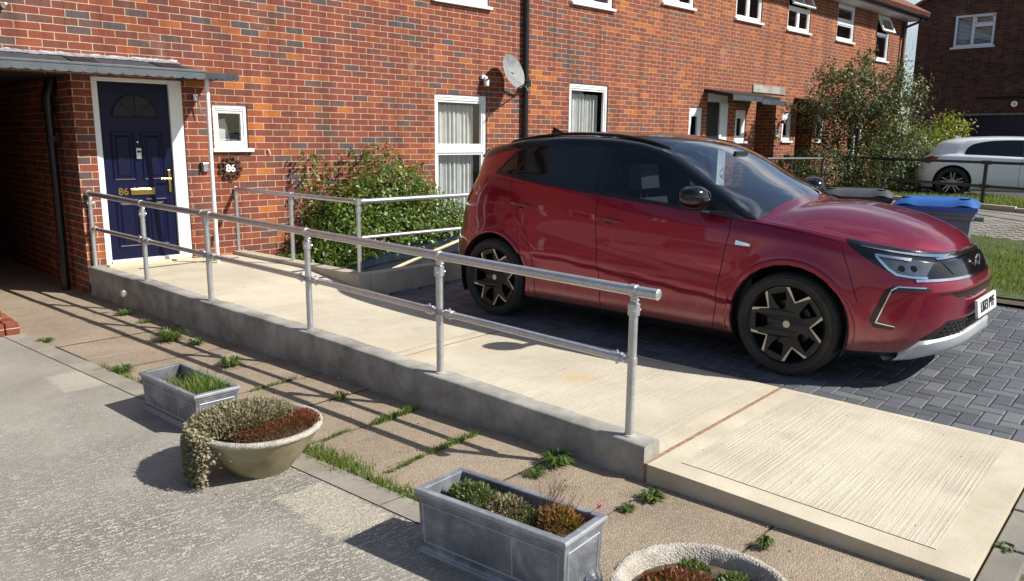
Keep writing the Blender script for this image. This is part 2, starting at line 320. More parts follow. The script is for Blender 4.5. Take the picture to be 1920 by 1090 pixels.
# ---------------------------------------------------------------- mesh helpers
def tag(o, label=None, cat=None, group=None, kind=None):
    if label: o['label'] = label
    if cat: o['category'] = cat
    if group: o['group'] = group
    if kind: o['kind'] = kind
    return o
def empty(name, loc, label=None, cat=None, group=None):
    e = bpy.data.objects.new(name, None); e.location = loc; e.empty_display_size = .2; col.objects.link(e)
    return tag(e, label, cat, group)
def adopt(o, parent):
    if parent is not None:
        o.parent = parent
        t = Vector(parent.location)
        if parent.parent is not None: t = Vector((0, 0, 0))
        o.matrix_parent_inverse = Matrix.Translation(-t) if parent.parent is None and parent.type == 'EMPTY' else Matrix.Identity(4)
class MB:
    def __init__(s): s.v = []; s.f = []; s.mi = []; s.cur = 0
    def add(s, vs, fs):
        b = len(s.v); s.v += [tuple(p) for p in vs]
        for f in fs: s.f.append(tuple(i+b for i in f)); s.mi.append(s.cur)
        return s
    def box(s, a, b, rot=None, piv=None):
        x0, y0, z0 = a; x1, y1, z1 = b
        vs = [Vector(p) for p in ((x0,y0,z0),(x1,y0,z0),(x1,y1,z0),(x0,y1,z0),(x0,y0,z1),(x1,y0,z1),(x1,y1,z1),(x0,y1,z1))]
        if rot:
            pv = Vector(piv) if piv is not None else (Vector(a)+Vector(b))/2
            vs = [rot @ (p-pv)+pv for p in vs]
        return s.add(vs, [(3,2,1,0),(4,5,6,7),(0,1,5,4),(1,2,6,5),(2,3,7,6),(3,0,4,7)])
    def quad(s, *p): return s.add(p, [tuple(range(len(p)))])
    def tube(s, path, r, n=10, cap=True):
        path = [Vector(p) for p in path]; rs = r if hasattr(r, '__len__') else [r]*len(path)
        rings = []; up = None
        for i, p in enumerate(path):
            d = (path[min(i+1, len(path)-1)]-path[max(i-1, 0)]).normalized()
            if up is None: up = Vector((0, 0, 1)) if abs(d.z) < .9 else Vector((1, 0, 0))
            a = d.cross(up).normalized(); b = a.cross(d).normalized(); up = b
            rings.append([p+(a*math.cos(2*math.pi*k/n)+b*math.sin(2*math.pi*k/n))*rs[i] for k in range(n)])
        vs = [q for rg in rings for q in rg]; fs = []
        for i in range(len(path)-1):
            for k in range(n): fs.append((i*n+k, i*n+(k+1) % n, (i+1)*n+(k+1) % n, (i+1)*n+k))
        if cap: fs += [tuple(reversed(range(n))), tuple((len(path)-1)*n+k for k in range(n))]
        return s.add(vs, fs)
    def lathe(s, prof, c, n=40, jit=0, close=False):
        vs = []; c = Vector(c)
        for (r, z) in prof:
            for k in range(n):
                a = 2*math.pi*k/n; j = 1+random.uniform(-jit, jit)
                vs.append(c+Vector((r*j*math.cos(a), r*j*math.sin(a), z+random.uniform(-jit, jit)*.15)))
        fs = [(i*n+k, i*n+(k+1) % n, (i+1)*n+(k+1) % n, (i+1)*n+k) for i in range(len(prof)-1) for k in range(n)]
        return s.add(vs, fs)
    def prism(s, poly, f, d):     # poly: 2D pts; f maps (a,b,depth)->xyz
        n = len(poly)
        vs = [f(a, b, 0) for a, b in poly]+[f(a, b, d) for a, b in poly]
        tris = tessellate_polygon([[Vector((a, b, 0)) for a, b in poly]])
        fs = [tuple(t) for t in tris]+[tuple(i+n for i in reversed(t)) for t in tris]
        fs += [(i, (i+1) % n, (i+1) % n+n, i+n) for i in range(n)]
        return s.add(vs, fs)
    def build(s, name, mat, parent=None, smooth=False, bevel=0, seg=2, recalc=True, angle=40):
        me = bpy.data.meshes.new(name); me.from_pydata(s.v, [], s.f)
        mats = mat if isinstance(mat, (list, tuple)) else [mat]
        for mm in mats: me.materials.append(M[mm] if isinstance(mm, str) else mm)
        if len(mats) > 1:
            for p, k in zip(me.polygons, s.mi): p.material_index = k
        if recalc:
            bm = bmesh.new(); bm.from_mesh(me); bmesh.ops.recalc_face_normals(bm, faces=bm.faces); bm.to_mesh(me); bm.free()
        if smooth:
            me.polygons.foreach_set('use_smooth', [True]*len(me.polygons))
            if angle and hasattr(me, 'set_sharp_from_angle'): me.set_sharp_from_angle(angle=R(angle))
        me.update()
        o = bpy.data.objects.new(name, me); col.objects.link(o)
        adopt(o, parent)
        if bevel:
            b = o.modifiers.new('bevel', 'BEVEL'); b.width = bevel; b.segments = seg; b.limit_method = 'ANGLE'; b.angle_limit = R(35)
        return o
def tree_children(o): return [c for c in list(bpy.data.objects) if c.parent == o]
def copy_tree(o, parent=None):
    c = o.copy(); col.objects.link(c)
    if parent is not None: c.parent = parent
    for ch in tree_children(o): copy_tree(ch, c)
    return c
def lerp(a, b, t): return a+(b-a)*t
def interp(kn, x):
    if x <= kn[0][0]: return kn[0][1]
    for (a, p), (b, q) in zip(kn, kn[1:]):
        if x <= b: return lerp(p, q, (x-a)/(b-a))
    return kn[-1][1]
def smooth_interp(kn):
    # monotone-ish cubic hermite through sorted knots
    xs = [k[0] for k in kn]; ys = [k[1] for k in kn]; n = len(xs)
    d = [(ys[i+1]-ys[i])/(xs[i+1]-xs[i]) for i in range(n-1)]
    mm = [d[0]]+[(0 if d[i-1]*d[i] <= 0 else 2*d[i-1]*d[i]/(d[i-1]+d[i])) for i in range(1, n-1)]+[d[-1]]
    def f(x):
        if x <= xs[0]: return ys[0]
        if x >= xs[-1]: return ys[-1]
        lo = 0
        while xs[lo+1] < x: lo += 1
        h = xs[lo+1]-xs[lo]; t = (x-xs[lo])/h; t2 = t*t; t3 = t2*t
        return (2*t3-3*t2+1)*ys[lo]+(t3-2*t2+t)*h*mm[lo]+(-2*t3+3*t2)*ys[lo+1]+(t3-t2)*h*mm[lo+1]
    return f
def text_mesh(txt, size, depth, name, mat, parent, mtx, bold=0.0, align='CENTER'):
    cu = bpy.data.curves.new(name, 'FONT'); cu.body = txt; cu.size = size; cu.extrude = depth; cu.align_x = align; cu.align_y = 'CENTER'; cu.offset = bold
    to = bpy.data.objects.new(name, cu); col.objects.link(to)
    dg = bpy.context.evaluated_depsgraph_get(); me = bpy.data.meshes.new_from_object(to.evaluated_get(dg))
    bpy.data.objects.remove(to)
    me.transform(mtx); me.materials.clear(); me.materials.append(M[mat]); me.name = name
    o = bpy.data.objects.new(name, me); col.objects.link(o); adopt(o, parent)
    return o
# ---------------------------------------------------------------- ramp frame and terrain
O_, U_, V_ = Vector((2.51, 9.0, 0)), Vector((.0775, -.997, 0)), Vector((.997, .0775, 0))
def rp_(s_, v_, z=0): 
    p = O_+U_*s_+V_*v_; return Vector((p.x, p.y, z))
TK = [(3.4, 0), (4.4, .085), (4.7, .093), (6.3, .125), (15, .57), (200, .60)]
def T(x): return interp(TK, x)
def sheet(name, corners, nx, ny, off, mat, label=None, hole=None, kind='structure', zf=None):
    a, b, c, d = [Vector(p+(0,)) for p in corners]
    mb = MB(); vs = []
    for j in range(ny+1):
        for i in range(nx+1):
            p = a.lerp(b, i/nx).lerp(d.lerp(c, i/nx), j/ny)
            z = (zf(p) if zf else T(p.x))+off
            vs.append((p.x, p.y, z))
    fs = [(j*(nx+1)+i, j*(nx+1)+i+1, (j+1)*(nx+1)+i+1, (j+1)*(nx+1)+i) for j in range(ny) for i in range(nx)]
    mb.add(vs, fs); o = mb.build(name, mat, recalc=False, smooth=True, angle=0)
    o['kind'] = kind
    if label: o['label'] = label
    return o
# ================================================================ GROUND
sheet('ground', ((-60,-60),(120,-60),(120,90),(-60,90)), 90, 60, -.05, 'tarmac', 'dark tarmac ground around the houses')
# driveway slab (old tamped concrete) left of the planters; its edge runs beside the slab path
EDGE = lambda y: 2.26-(y-1.2)*.116 if y < 5.4 else 1.773-(y-5.4)*.118
def edge_x(y): return 2.15-(y-1.8)*.1085
sheet('driveway', ((-9,-4),(edge_x(-4),-4),(edge_x(7.55),7.55),(-9,7.55)), 2, 2, .012, 'drive', 'worn grey tamped concrete driveway in front of the planters')
mb = MB()
for k in range(14):   # edging strip of the driveway, smooth, butted lengths
    y0, y1 = -3.5+k*.79, -3.5+(k+1)*.79-.006
    mb.box((0,0,0),(1,1,1)) if False else None
    a = (edge_x(y0)-.13, y0); b = (edge_x(y0)+.01, y0); c_ = (edge_x(y1)+.01, y1); d = (edge_x(y1)-.13, y1)
    zt = .017; mb.add([(a[0],a[1],zt),(b[0],b[1],zt),(c_[0],c_[1],zt),(d[0],d[1],zt),(b[0],b[1],-.04),(c_[0],c_[1],-.04)], [(0,1,2,3),(1,4,5,2)])
mb.build('driveway_edging', 'drive_edge', recalc=False)['kind'] = 'structure'
# pale rectangular patches in the driveway
def gpatch(name, pts, z, mat, label):
    mb = MB(); mb.add([(x, y, z) for x, y in pts], [tuple(range(len(pts)))]); o = mb.build(name, mat, recalc=False); o['kind'] = 'structure'; o['label'] = label
0 and gpatch('driveway_patch', [(1.60,3.20),(1.60,2.66),(1.92,2.66),(1.90,3.20)], .0165, 'drive_patch', 'pale square patch in the concrete driveway by the large planter')
0 and gpatch('driveway_patch', [(1.16,6.06),(1.40,5.50),(1.62,5.70),(1.55,6.10)], .0165, 'drive_patch', 'pale patch in the concrete driveway near the brick pier')
# path of exposed aggregate slabs between driveway and ramp
mb = MB(); rnd = random.Random(3)
ys = [14.5, 12, 10.4, 9.0, 7.95, 6.9, 5.95, 5.35, 4.80, 4.27, 3.73, 3.17, 2.62, 2.03, 1.43, .75, -.3, -1.5]
for y1, y0 in zip(ys, ys[1:]):
    g_ = .005; sk = -.06
    def cx(y, side):
        if y > 9.0: return (1.25 if side == 0 else 2.53)
        if side == 0: return edge_x(y)+.035 if y < 7.5 else lerp(edge_x(7.5)+.035, 1.25, (y-7.5)/1.5)
        return 2.51+(9-y)*.0775+.02
    z = rnd.uniform(-.003, .003)
    a = (cx(y0,0), y0+g_); b = (cx(y0,1), y0+g_-sk); c_ = (cx(y1,1), y1-g_-sk); d = (cx(y1,0), y1-g_)
    vs = []
    for j in range(9):
        for i in range(9):
            p = Vector(a+(0,)).lerp(Vector(b+(0,)), i/8).lerp(Vector(d+(0,)).lerp(Vector(c_+(0,)), i/8), j/8)
            e = .003 if i in (0,8) or j in (0,8) else 0
            vs.append((p.x+rnd.uniform(-.003,.003), p.y+rnd.uniform(-.003,.003), z-e))
    mb.add(vs, [(j*9+i, j*9+i+1, (j+1)*9+i+1, (j+1)*9+i) for j in range(8) for i in range(8)])
o = mb.build('path', 'slab', recalc=False, smooth=True, angle=0); o['kind'] = 'structure'; o['label'] = 'path of brown exposed aggregate slabs beside the ramp wall'
sheet('path_bed', ((1.2,-2),(3.6,-2),(2.6,15),(1.2,15)), 2, 4, -.008, 'slab_joint', 'bedding in the joints of the slab path')
# ramp -------------------------------------------------------------
ZR = [(-.2,.285),(1.5,.28),(2.6,.175),(3.7,.125),(4.4,.112),(6.85,.095),(8.30,.052),(9,.04)]
zr_l = smooth_interp(ZR); zr_r = smooth_interp([(-.2,.285),(1.5,.28),(2.6,.175),(3.7,.125),(4.4,.112),(6.85,.095),(8.30,.080),(9,.075)])
def zr(s_, v_=.8): return lerp(zr_l(s_), zr_r(s_), max(0, min(1, v_/RW)))
RW = 1.66
t = empty('access_ramp', (2.51,9,0), 'pale cream concrete access ramp running from the blue door past the red car', 'ramp')
def slabmesh(name, s0, s1, mat, v0=.14, v1=RW, off=0.0, nx=6, parent=t, skirt=True, down=-.2):
    n = max(2, int((s1-s0)*6)); mb = MB(); vs = []
    for j in range(n+1):
        s_ = lerp(s0, s1, j/n)
        for i in range(nx+1): vs.append(rp_(s_, lerp(v0, v1, i/nx), zr(s_, lerp(v0, v1, i/nx))+off))
    mb.add(vs, [(j*(nx+1)+i+1, j*(nx+1)+i, (j+1)*(nx+1)+i, (j+1)*(nx+1)+i+1) for j in range(n) for i in range(nx)])
    if skirt:
        for (va) in (v0, v1):
            vs = []
            for j in range(n+1):
                s_ = lerp(s0, s1, j/n); vs += [rp_(s_, va, zr(s_, va)+off), rp_(s_, va, down)]
            mb.add(vs, [(2*j, 2*j+1, 2*j+3, 2*j+2) for j in range(n)])
        for s_ in (s0, s1): mb.add([rp_(s_, v0, zr(s_, v0)+off), rp_(s_, v1, zr(s_, v1)+off), rp_(s_, v1, down), rp_(s_, v0, down)], [(0,1,2,3)])
    return mb.build(name, mat, parent, smooth=True, angle=30)
slabmesh('ramp_surface', 0, 4.52, 'ramp_edge', v0=.135)
slabmesh('ramp_surface', 4.55, 6.845, 'ramp_edge', v0=.135)
slabmesh('ramp_surface', 6.875, 8.30, 'ramp_edge', v0=0)
for a, b, v0, v1 in ((1.0,4.44,.15,1.59),(4.62,6.74,.15,1.61),(6.99,8.15,.135,1.61)):
    slabmesh('tamped_panel', a, b, 'ramp', v0=v0, v1=v1, off=.003, nx=10, skirt=False)
slabmesh('joint_filler', 4.52, 4.55, 'joint', v0=.135, off=-.004); slabmesh('joint_filler', 6.845, 6.875, 'joint', v0=.01, off=-.003)
mb = MB()   # threshold drain
for k in range(36): mb.box(tuple(rp_(.42, .36+k*.032, .281)), tuple(rp_(.38, .384+k*.032, .287)))
mb.build('drain_grating', 'plastic_black', t)
mb = MB()
for k in range(8):
    va, vb = -.02+k*.42, .394+k*.42; z = .030+.006*k
    q = [rp_(8.31, va, 0), rp_(8.31, vb, 0), rp_(8.43, vb, 0), rp_(8.43, va, 0)]
    mb.add([p+Vector((0,0,z_)) for z_ in (-.1, z) for p in q], [(0,1,2,3),(4,7,6,5),(0,4,5,1),(1,5,6,2),(2,6,7,3),(3,7,4,0)])
mb.build('edging_kerb', 'pave', bevel=.006)['kind'] = 'structure'
sheet('gravel_ground', ((3.3,-4),(8.2,-4),(8.2,.62),(3.3,.70)), 10, 6, -.012, 'gravel', 'brown gravelly earth beyond the end of the ramp', zf=lambda p: .02+.02*math.sin(p.x*3))
# left kerb wall of the ramp (irregular top)
ZK = smooth_interp([(-.01,.305),(1.25,.302),(2.45,.285),(3.95,.270),(5.33,.229),(6.855,.180)])
mb = MB(); n = 60; vs = []; rnd = random.Random(5)
prof = [(0,-.1),(-.002,.05),(0,1.0),(.010,1.02),(.075,1.03),(.14,1.0),(.145,.2)]
NP = 9
for j in range(n+1):
    s_ = 6.852*j/n; zt = ZK(s_)+rnd.uniform(-.0025,.0025); w1 = .145+rnd.uniform(-.006,.006); wv = .004*math.sin(s_*2.1)+rnd.uniform(-.0015,.0015)
    vs += [rp_(s_, wv, -.1), rp_(s_, wv+.002, zt*.33), rp_(s_, wv-.001, zt*.66), rp_(s_, wv, zt-.010), rp_(s_, wv+.010, zt), rp_(s_, .07, zt+.001), rp_(s_, w1-.012, zt), rp_(s_, w1, zt-.01), rp_(s_, w1+.004, -.05)]
mb.add(vs, [(j*NP+i, j*NP+i+1, (j+1)*NP+i+1, (j+1)*NP+i) for j in range(n) for i in range(NP-1)])
mb.add([vs[n*NP+i] for i in range(NP)], [tuple(range(NP))]); mb.add([vs[i] for i in range(NP)], [tuple(range(NP))])
mb.build('kerb_wall', 'kerb', t, smooth=True, angle=50)
# rear retaining kerb: an L
k2 = empty('retaining_kerb', tuple(rp_(2.6, 1.7, .1)), 'low buff concrete kerb edging the planting bed behind the ramp', 'kerb')
mb = MB()
pa = [rp_(-.0, 1.60), rp_(2.53, 1.60), rp_(2.53, 1.745), rp_(0, 1.745)]
mb.add([p+Vector((0,0,z)) for z in (0,.325) for p in pa], [(0,1,2,3),(4,7,6,5),(0,4,5,1),(1,5,6,2),(2,6,7,3),(3,7,4,0)])
mb.build('kerb_run', 'kerb_rear', k2, bevel=.006)
mb = MB(); pa = [rp_(2.40, 1.748), rp_(2.535, 1.748), Vector((8.9, 6.86, 0)), Vector((8.9, 7.0, 0))]
mb.add([p+Vector((0,0,z)) for z in (0,.318) for p in pa], [(0,1,2,3),(4,7,6,5),(0,4,5,1),(1,5,6,2),(2,6,7,3),(3,7,4,0)])
mb.build('kerb_run', 'kerb_rear', k2, bevel=.006)
sheet('planting_bed', (tuple(rp_(0,1.74))[:2], tuple(rp_(2.45,1.74))[:2], (13,7.0), (13,9.0)), 12, 4, .03, 'soil', 'bare soil bed along the house wall')
# ================================================================ block paving (individual blocks in one sheet)
def sst(a, b, x):
    t = max(0, min(1, (x-a)/(b-a))); return t*t*(3-2*t)
mb = MB(); rnd = random.Random(11); Wb = .1
P0 = rp_(2.55, 1.665)
def pav_in(p): return p.y < 6.86+ (p.x-4.4)*.06 and p.x < 8.2 and p.y > -.6 and (p-P0).dot(V_) > .0
for i in range(-2, 44):
    for j in range(0, 88):
        d = (i-j) % 4
        if d == 0: a, b, c_, e = i, j, i+2, j+1
        elif d == 3: a, b, c_, e = i, j, i+1, j+2
        else: continue
        g_ = .0022
        q = [P0+V_*((x)*Wb)+U_*((y)*Wb-.0) for x, y in ((a,b),(c_,b),(c_,e),(a,e))]
        q = [p-V_*min(0, (p-P0).dot(V_)-.001) for p in q]
        if (q[1]-q[0]).length < .03: continue
        cen = (q[0]+q[2])/2
        if not pav_in(cen): continue
        dz = rnd.uniform(-.0012,.0012); tl = rnd.uniform(-.0012,.0012)
        vs = []
        for sc, z in ((g_, -.02), (g_, -.004), (g_+.005, 0)):
            for k, p in enumerate(q):
                dd = (cen-p); pp = p+Vector((math.copysign(sc*1.3, dd.dot(V_))*V_.x, math.copysign(sc*1.3, dd.dot(V_))*V_.y, 0))+U_*math.copysign(sc*1.3, dd.dot(U_))
                vs.append((pp.x, pp.y, T(pp.x)+z+dz-.014*sst(2.6, .9, pp.y)+(tl if k in (0,1) else -tl)))
        mb.add(vs, [(8,9,10,11)]+[(k, (k+1) % 4, 4+(k+1) % 4, 4+k) for k in range(4)]+[(4+k, 4+(k+1) % 4, 8+(k+1) % 4, 8+k) for k in range(4)])
o = mb.build('block_paving', 'paver'); o['kind'] = 'structure'; o['label'] = 'charcoal grey herringbone block paving under the red car'
sheet('paving_sand', (tuple(rp_(2.55,1.66))[:2], tuple(rp_(10.5,1.66))[:2], (8.25,-1.7), (8.25,7.1)), 20, 6, -.022, 'felt', 'dark jointing sand between paving blocks')
# ================================================================ verge, pavement, kerb, far ground on the right
def ln(x0, k): return lambda y: x0+(y-3)*k
l1, l2, l3 = ln(8.20, .0), ln(11.85, .25), ln(14.75, .45)
sheet('soil_edge', ((8.12,-4),(8.42,-4),(8.42,7.0),(8.12,7.0)), 2, 8, .02, 'soil', 'bare soil edge between paving and verge')
sheet('verge', ((8.3,-5),(l2(-5),-5),(l2(7.0),7.0),(8.3,7.0)), 8, 8, .035, 'grassbase', 'rough grass verge beyond the block paving')
sheet('pavement', ((l2(-8),-8),(l3(-8),-8),(l3(9),9),(l2(9),9)), 6, 8, .0, 'pave', 'grey pavement beyond the verge')
mb = MB(); rnd = random.Random(2)   # small block strip of the pavement next to the verge
for i in range(9):
    for j in range(90):
        y = -5+j*.115; x = l2(y)+.03+i*.205+(j % 2)*.1
        mb.box((x, y, T(x)-.02), (x+.197, y+.107, T(x)+.006+rnd.uniform(-.002,.002)))
mb.build('pavement_blocks', 'pave')['kind'] = 'structure'
mb = MB()
for j in range(16):
    y = -6+j*.95; x = l3(y); x2 = l3(y+.94)
    vs = [(x,y,T(x)-.05),(x+.13,y,T(x)-.05),(x2+.13,y+.94,T(x)-.05),(x2,y+.94,T(x)-.05),(x,y,T(x)+.075),(x+.13,y,T(x)+.075),(x2+.13,y+.94,T(x)+.075),(x2,y+.94,T(x)+.075)]
    mb.add(vs, [(3,2,1,0),(4,5,6,7),(0,1,5,4),(1,2,6,5),(2,3,7,6),(3,0,4,7)])
mb.build('pavement_kerb', 'kerb_rear', bevel=.01)['kind'] = 'structure'
sheet('lawn_strip', ((l3(-8)+.12,-8),(l3(-8)+2.2,-8),(l3(9)+2.0,9),(l3(9)+.12,9)), 4, 8, .06, 'grassbase', 'grass strip behind the pavement kerb')

def blades(name, pts, hfun, mat, kind='stuff', label=None, wid=.004, parent=None, seg=2, lean=.5):
    mb = MB(); vs = []; fs = []
    for (x, y, z) in pts:
        h = hfun(x, y); a = random.uniform(0, 6.283); l_ = random.uniform(.1, lean)*h; ca, sa = math.cos(a), math.sin(a)
        b = random.uniform(0, 6.283); wx, wy = math.cos(b)*wid, math.sin(b)*wid
        i = len(vs)
        vs += [(x-wx, y-wy, z), (x+wx, y+wy, z), (x+ca*l_*.35+wx*.7, y+sa*l_*.35+wy*.7, z+h*.6), (x+ca*l_*.35-wx*.7, y+sa*l_*.35-wy*.7, z+h*.6), (x+ca*l_, y+sa*l_, z+h*random.uniform(.85,1))]
        fs += [(i, i+1, i+2, i+3), (i+3, i+2, i+4)]
    mb.v = vs; mb.f = fs; mb.mi = [0]*len(fs)
    o = mb.build(name, mat, parent, recalc=False)
    if kind: o['kind'] = kind
    if label: o['label'] = label
    return o
rnd = random.Random(21)
pts = []
for _ in range(34000):
    y = rnd.uniform(-3, 7.0); x = rnd.triangular(8.3, l2(y)-.02, 9)
    if y > .5 and x < 20 or True:
        pts.append((x, y, T(x)+.03))
blades('verge_grass', pts, lambda x, y: random.uniform(.03,.11)*(1.2 if (math.sin(x*5)+math.sin(y*7+x)) > .6 else .8), 'grass', label='long green grass of the verge beyond the paving', wid=.004)['category'] = 'grass'
pts = []
for _ in range(14000):
    y = rnd.uniform(-3, 7.5); x = l3(y)+.14+rnd.uniform(0, 1.9)
    pts.append((x, y, T(x)+.05))
blades('lawn_grass', pts, lambda x, y: random.uniform(.05,.12), 'grass', label='grass strip behind the black tube fence', wid=.007)['category'] = 'grass'

# ================================================================ RAILINGS
def railing(name, posts, r_top, label, ends=(.12,.12), group=None, flip=1):
    """posts: list of (base Vector, z_top, z_mid). tubes with clamp fittings."""
    t = empty(name, tuple(posts[0][0]), label, 'handrail')
    tops = [Vector((p.x, p.y, zt)) for p, zt, zm in posts]
    return t, tops
t = empty('handrail', tuple(rp_(0,.067,.3)), 'long galvanised tube handrail on the front kerb of the ramp', 'handrail')
PB = [(.03,.305,1.076),(1.25,.302,1.045),(2.47,.286,1.028),(3.93,.270,1.000),(5.32,.230,.972),(6.72,.186,.944)]
top = [rp_(s_, .062, zt) for s_, zb, zt in PB]
mb = MB(); mb.tube([top[0]-U_*.02+Vector((0,0,.0))]+top[1:]+[top[-1]+(top[-1]-top[-2]).normalized()*.135], .0268, 18)
mb.build('top_rail', 'galv', t, smooth=True)
e_ = top[-1]+(top[-1]-top[-2]).normalized()*.135; dr = (top[-1]-top[-2]).normalized()
mb = MB(); mb.tube([e_, e_+dr*.004, e_+dr*.008], [.0285,.0285,.022], 18); mb.build('end_cap', 'galv', t, smooth=True)
for i, (s_, zb, zt) in enumerate(PB):
    b = rp_(s_, .067, zb-.002); tp = Vector((top[i].x, top[i].y, zt-.028)); 
    mb = MB(); mb.tube([b, Vector((b.x, b.y, zt-.06 if i != 2 else zt-.02))], .0225, 16); mb.build('post', 'galv', t, smooth=True)
    # clamp around rail with swivel lug and socket on the post
    mb = MB(); d = (top[min(i+1,5)]-top[max(i-1,0)]).normalized()
    if i == 2:
        mb.tube([top[i]-d*.09, top[i]-d*.045], .0325, 16); mb.tube([top[i]+d*.045, top[i]+d*.09], .0325, 16)
        mb.tube([Vector((b.x,b.y,zt-.09)), Vector((b.x,b.y,zt+.030))], .031, 16); mb.tube([top[i]-d*.05, top[i]+d*.05], .022, 10)
    else:
        mb.tube([top[i]-d*.016, top[i]+d*.016], .0325, 18)
        mb.box((b.x-.011, b.y-.016, zt-.065), (b.x+.011, b.y+.016, zt-.022))
        mb.tube([Vector((b.x,b.y,zt-.125)), Vector((b.x,b.y,zt-.068)), Vector((b.x,b.y,zt-.06))], [.0305,.0305,.020], 16)
        mb.tube([Vector((b.x-.034,b.y-.012,zt-.10)), Vector((b.x+.034,b.y-.012,zt-.10))], .007, 8)
        mb.tube([Vector((b.x-.020,b.y-.008,zt-.050)), Vector((b.x+.020,b.y-.008,zt-.050))], .008, 8)
    mb.build('clamp', 'galv', t, smooth=True)
    mb = MB(); mb.tube([Vector((b.x,b.y,zb)), Vector((b.x,b.y,zb+.006)), Vector((b.x,b.y,zb+.010))], [.034,.032,.023], 16); mb.build('foot_collar', 'kerb', t, smooth=True)
mids = [rp_(s_, .067, lerp(zb, zt, .50)+.02) for s_, zb, zt in PB]
for a, b in zip(mids, mids[1:]):
    d = (b-a).normalized()
    mb = MB(); mb.tube([a+d*.05, b-d*.05], .0208, 16); mb.build('mid_rail', 'galv', t, smooth=True)
    for p, sg in ((a, 1), (b, -1)):
        mb = MB(); mb.tube([p+d*sg*.060, p+d*sg*.062, p+d*sg*.115], [.022,.027,.027], 16); mb.tube([p+d*sg*.015, p+d*sg*.065], .013, 10)
        mb.tube([p-Vector((0,0,.016)), p+Vector((0,0,.016))], .0275, 16); mb.tube([p+d*sg*.09+Vector((0,0,-.036)), p+d*sg*.09+Vector((0,0,.036))], .007, 8)
        mb.tube([p+d*sg*.045+V_*-.024, p+d*sg*.045+V_*.024], .009, 8); mb.build('swivel_fitting', 'galv', t, smooth=True)
# rear rail
t = empty('handrail', tuple(rp_(.1,1.67,.32)), 'shorter galvanised tube handrail on the rear kerb, turning behind the red car', 'handrail')
rb = [rp_(.13,1.67), rp_(1.28,1.67), rp_(2.46,1.67), Vector((7.6, 6.84, 0))]
zt_ = [1.062,1.052,1.045,1.045]
rtop = [Vector((p.x,p.y,z)) for p, z in zip(rb, zt_)]
for k in range(3):
    mb = MB(); d = (rtop[k+1]-rtop[k]).normalized(); a = rtop[k]-d*(.09 if k == 0 else -.03); b = rtop[k+1]+d*(.02 if k < 2 else .1)
    mb.tube([a, b], .0245, 16); mb.build('top_rail', 'galv', t, smooth=True)
for k in range(4):
    p = rtop[k]; mb = MB(); mb.tube([Vector((p.x,p.y,.315)), Vector((p.x,p.y,p.z-.02))], .0215, 14); mb.build('post', 'galv', t, smooth=True)
    mb = MB(); mb.tube([Vector((p.x,p.y,p.z-.11)), Vector((p.x,p.y,p.z-.055))], .028, 14)
    mb.tube([p-V_*0+Vector((0,0,-.03)), p+Vector((0,0,.030))], .029, 14) if k == 2 else mb.tube([p-U_*.016, p+U_*.016], .030, 14)
    if k == 2:
        mb.tube([p+U_*-.085, p+U_*-.04], .0295, 14); dd = (rtop[3]-rtop[2]).normalized(); mb.tube([p+dd*.04, p+dd*.085], .0295, 14)
    mb.build('clamp', 'galv', t, smooth=True)
a, b = Vector((rb[2].x, rb[2].y, .68)), Vector((rb[3].x, rb[3].y, .66)); d = (b-a).normalized()
mb = MB(); mb.tube([a+d*.03, b], .0205, 14); mb.build('mid_rail', 'galv', t, smooth=True)
a, b = Vector((rb[0].x, rb[0].y, .68)), Vector((rb[2].x, rb[2].y, .68)); d = (b-a).normalized()
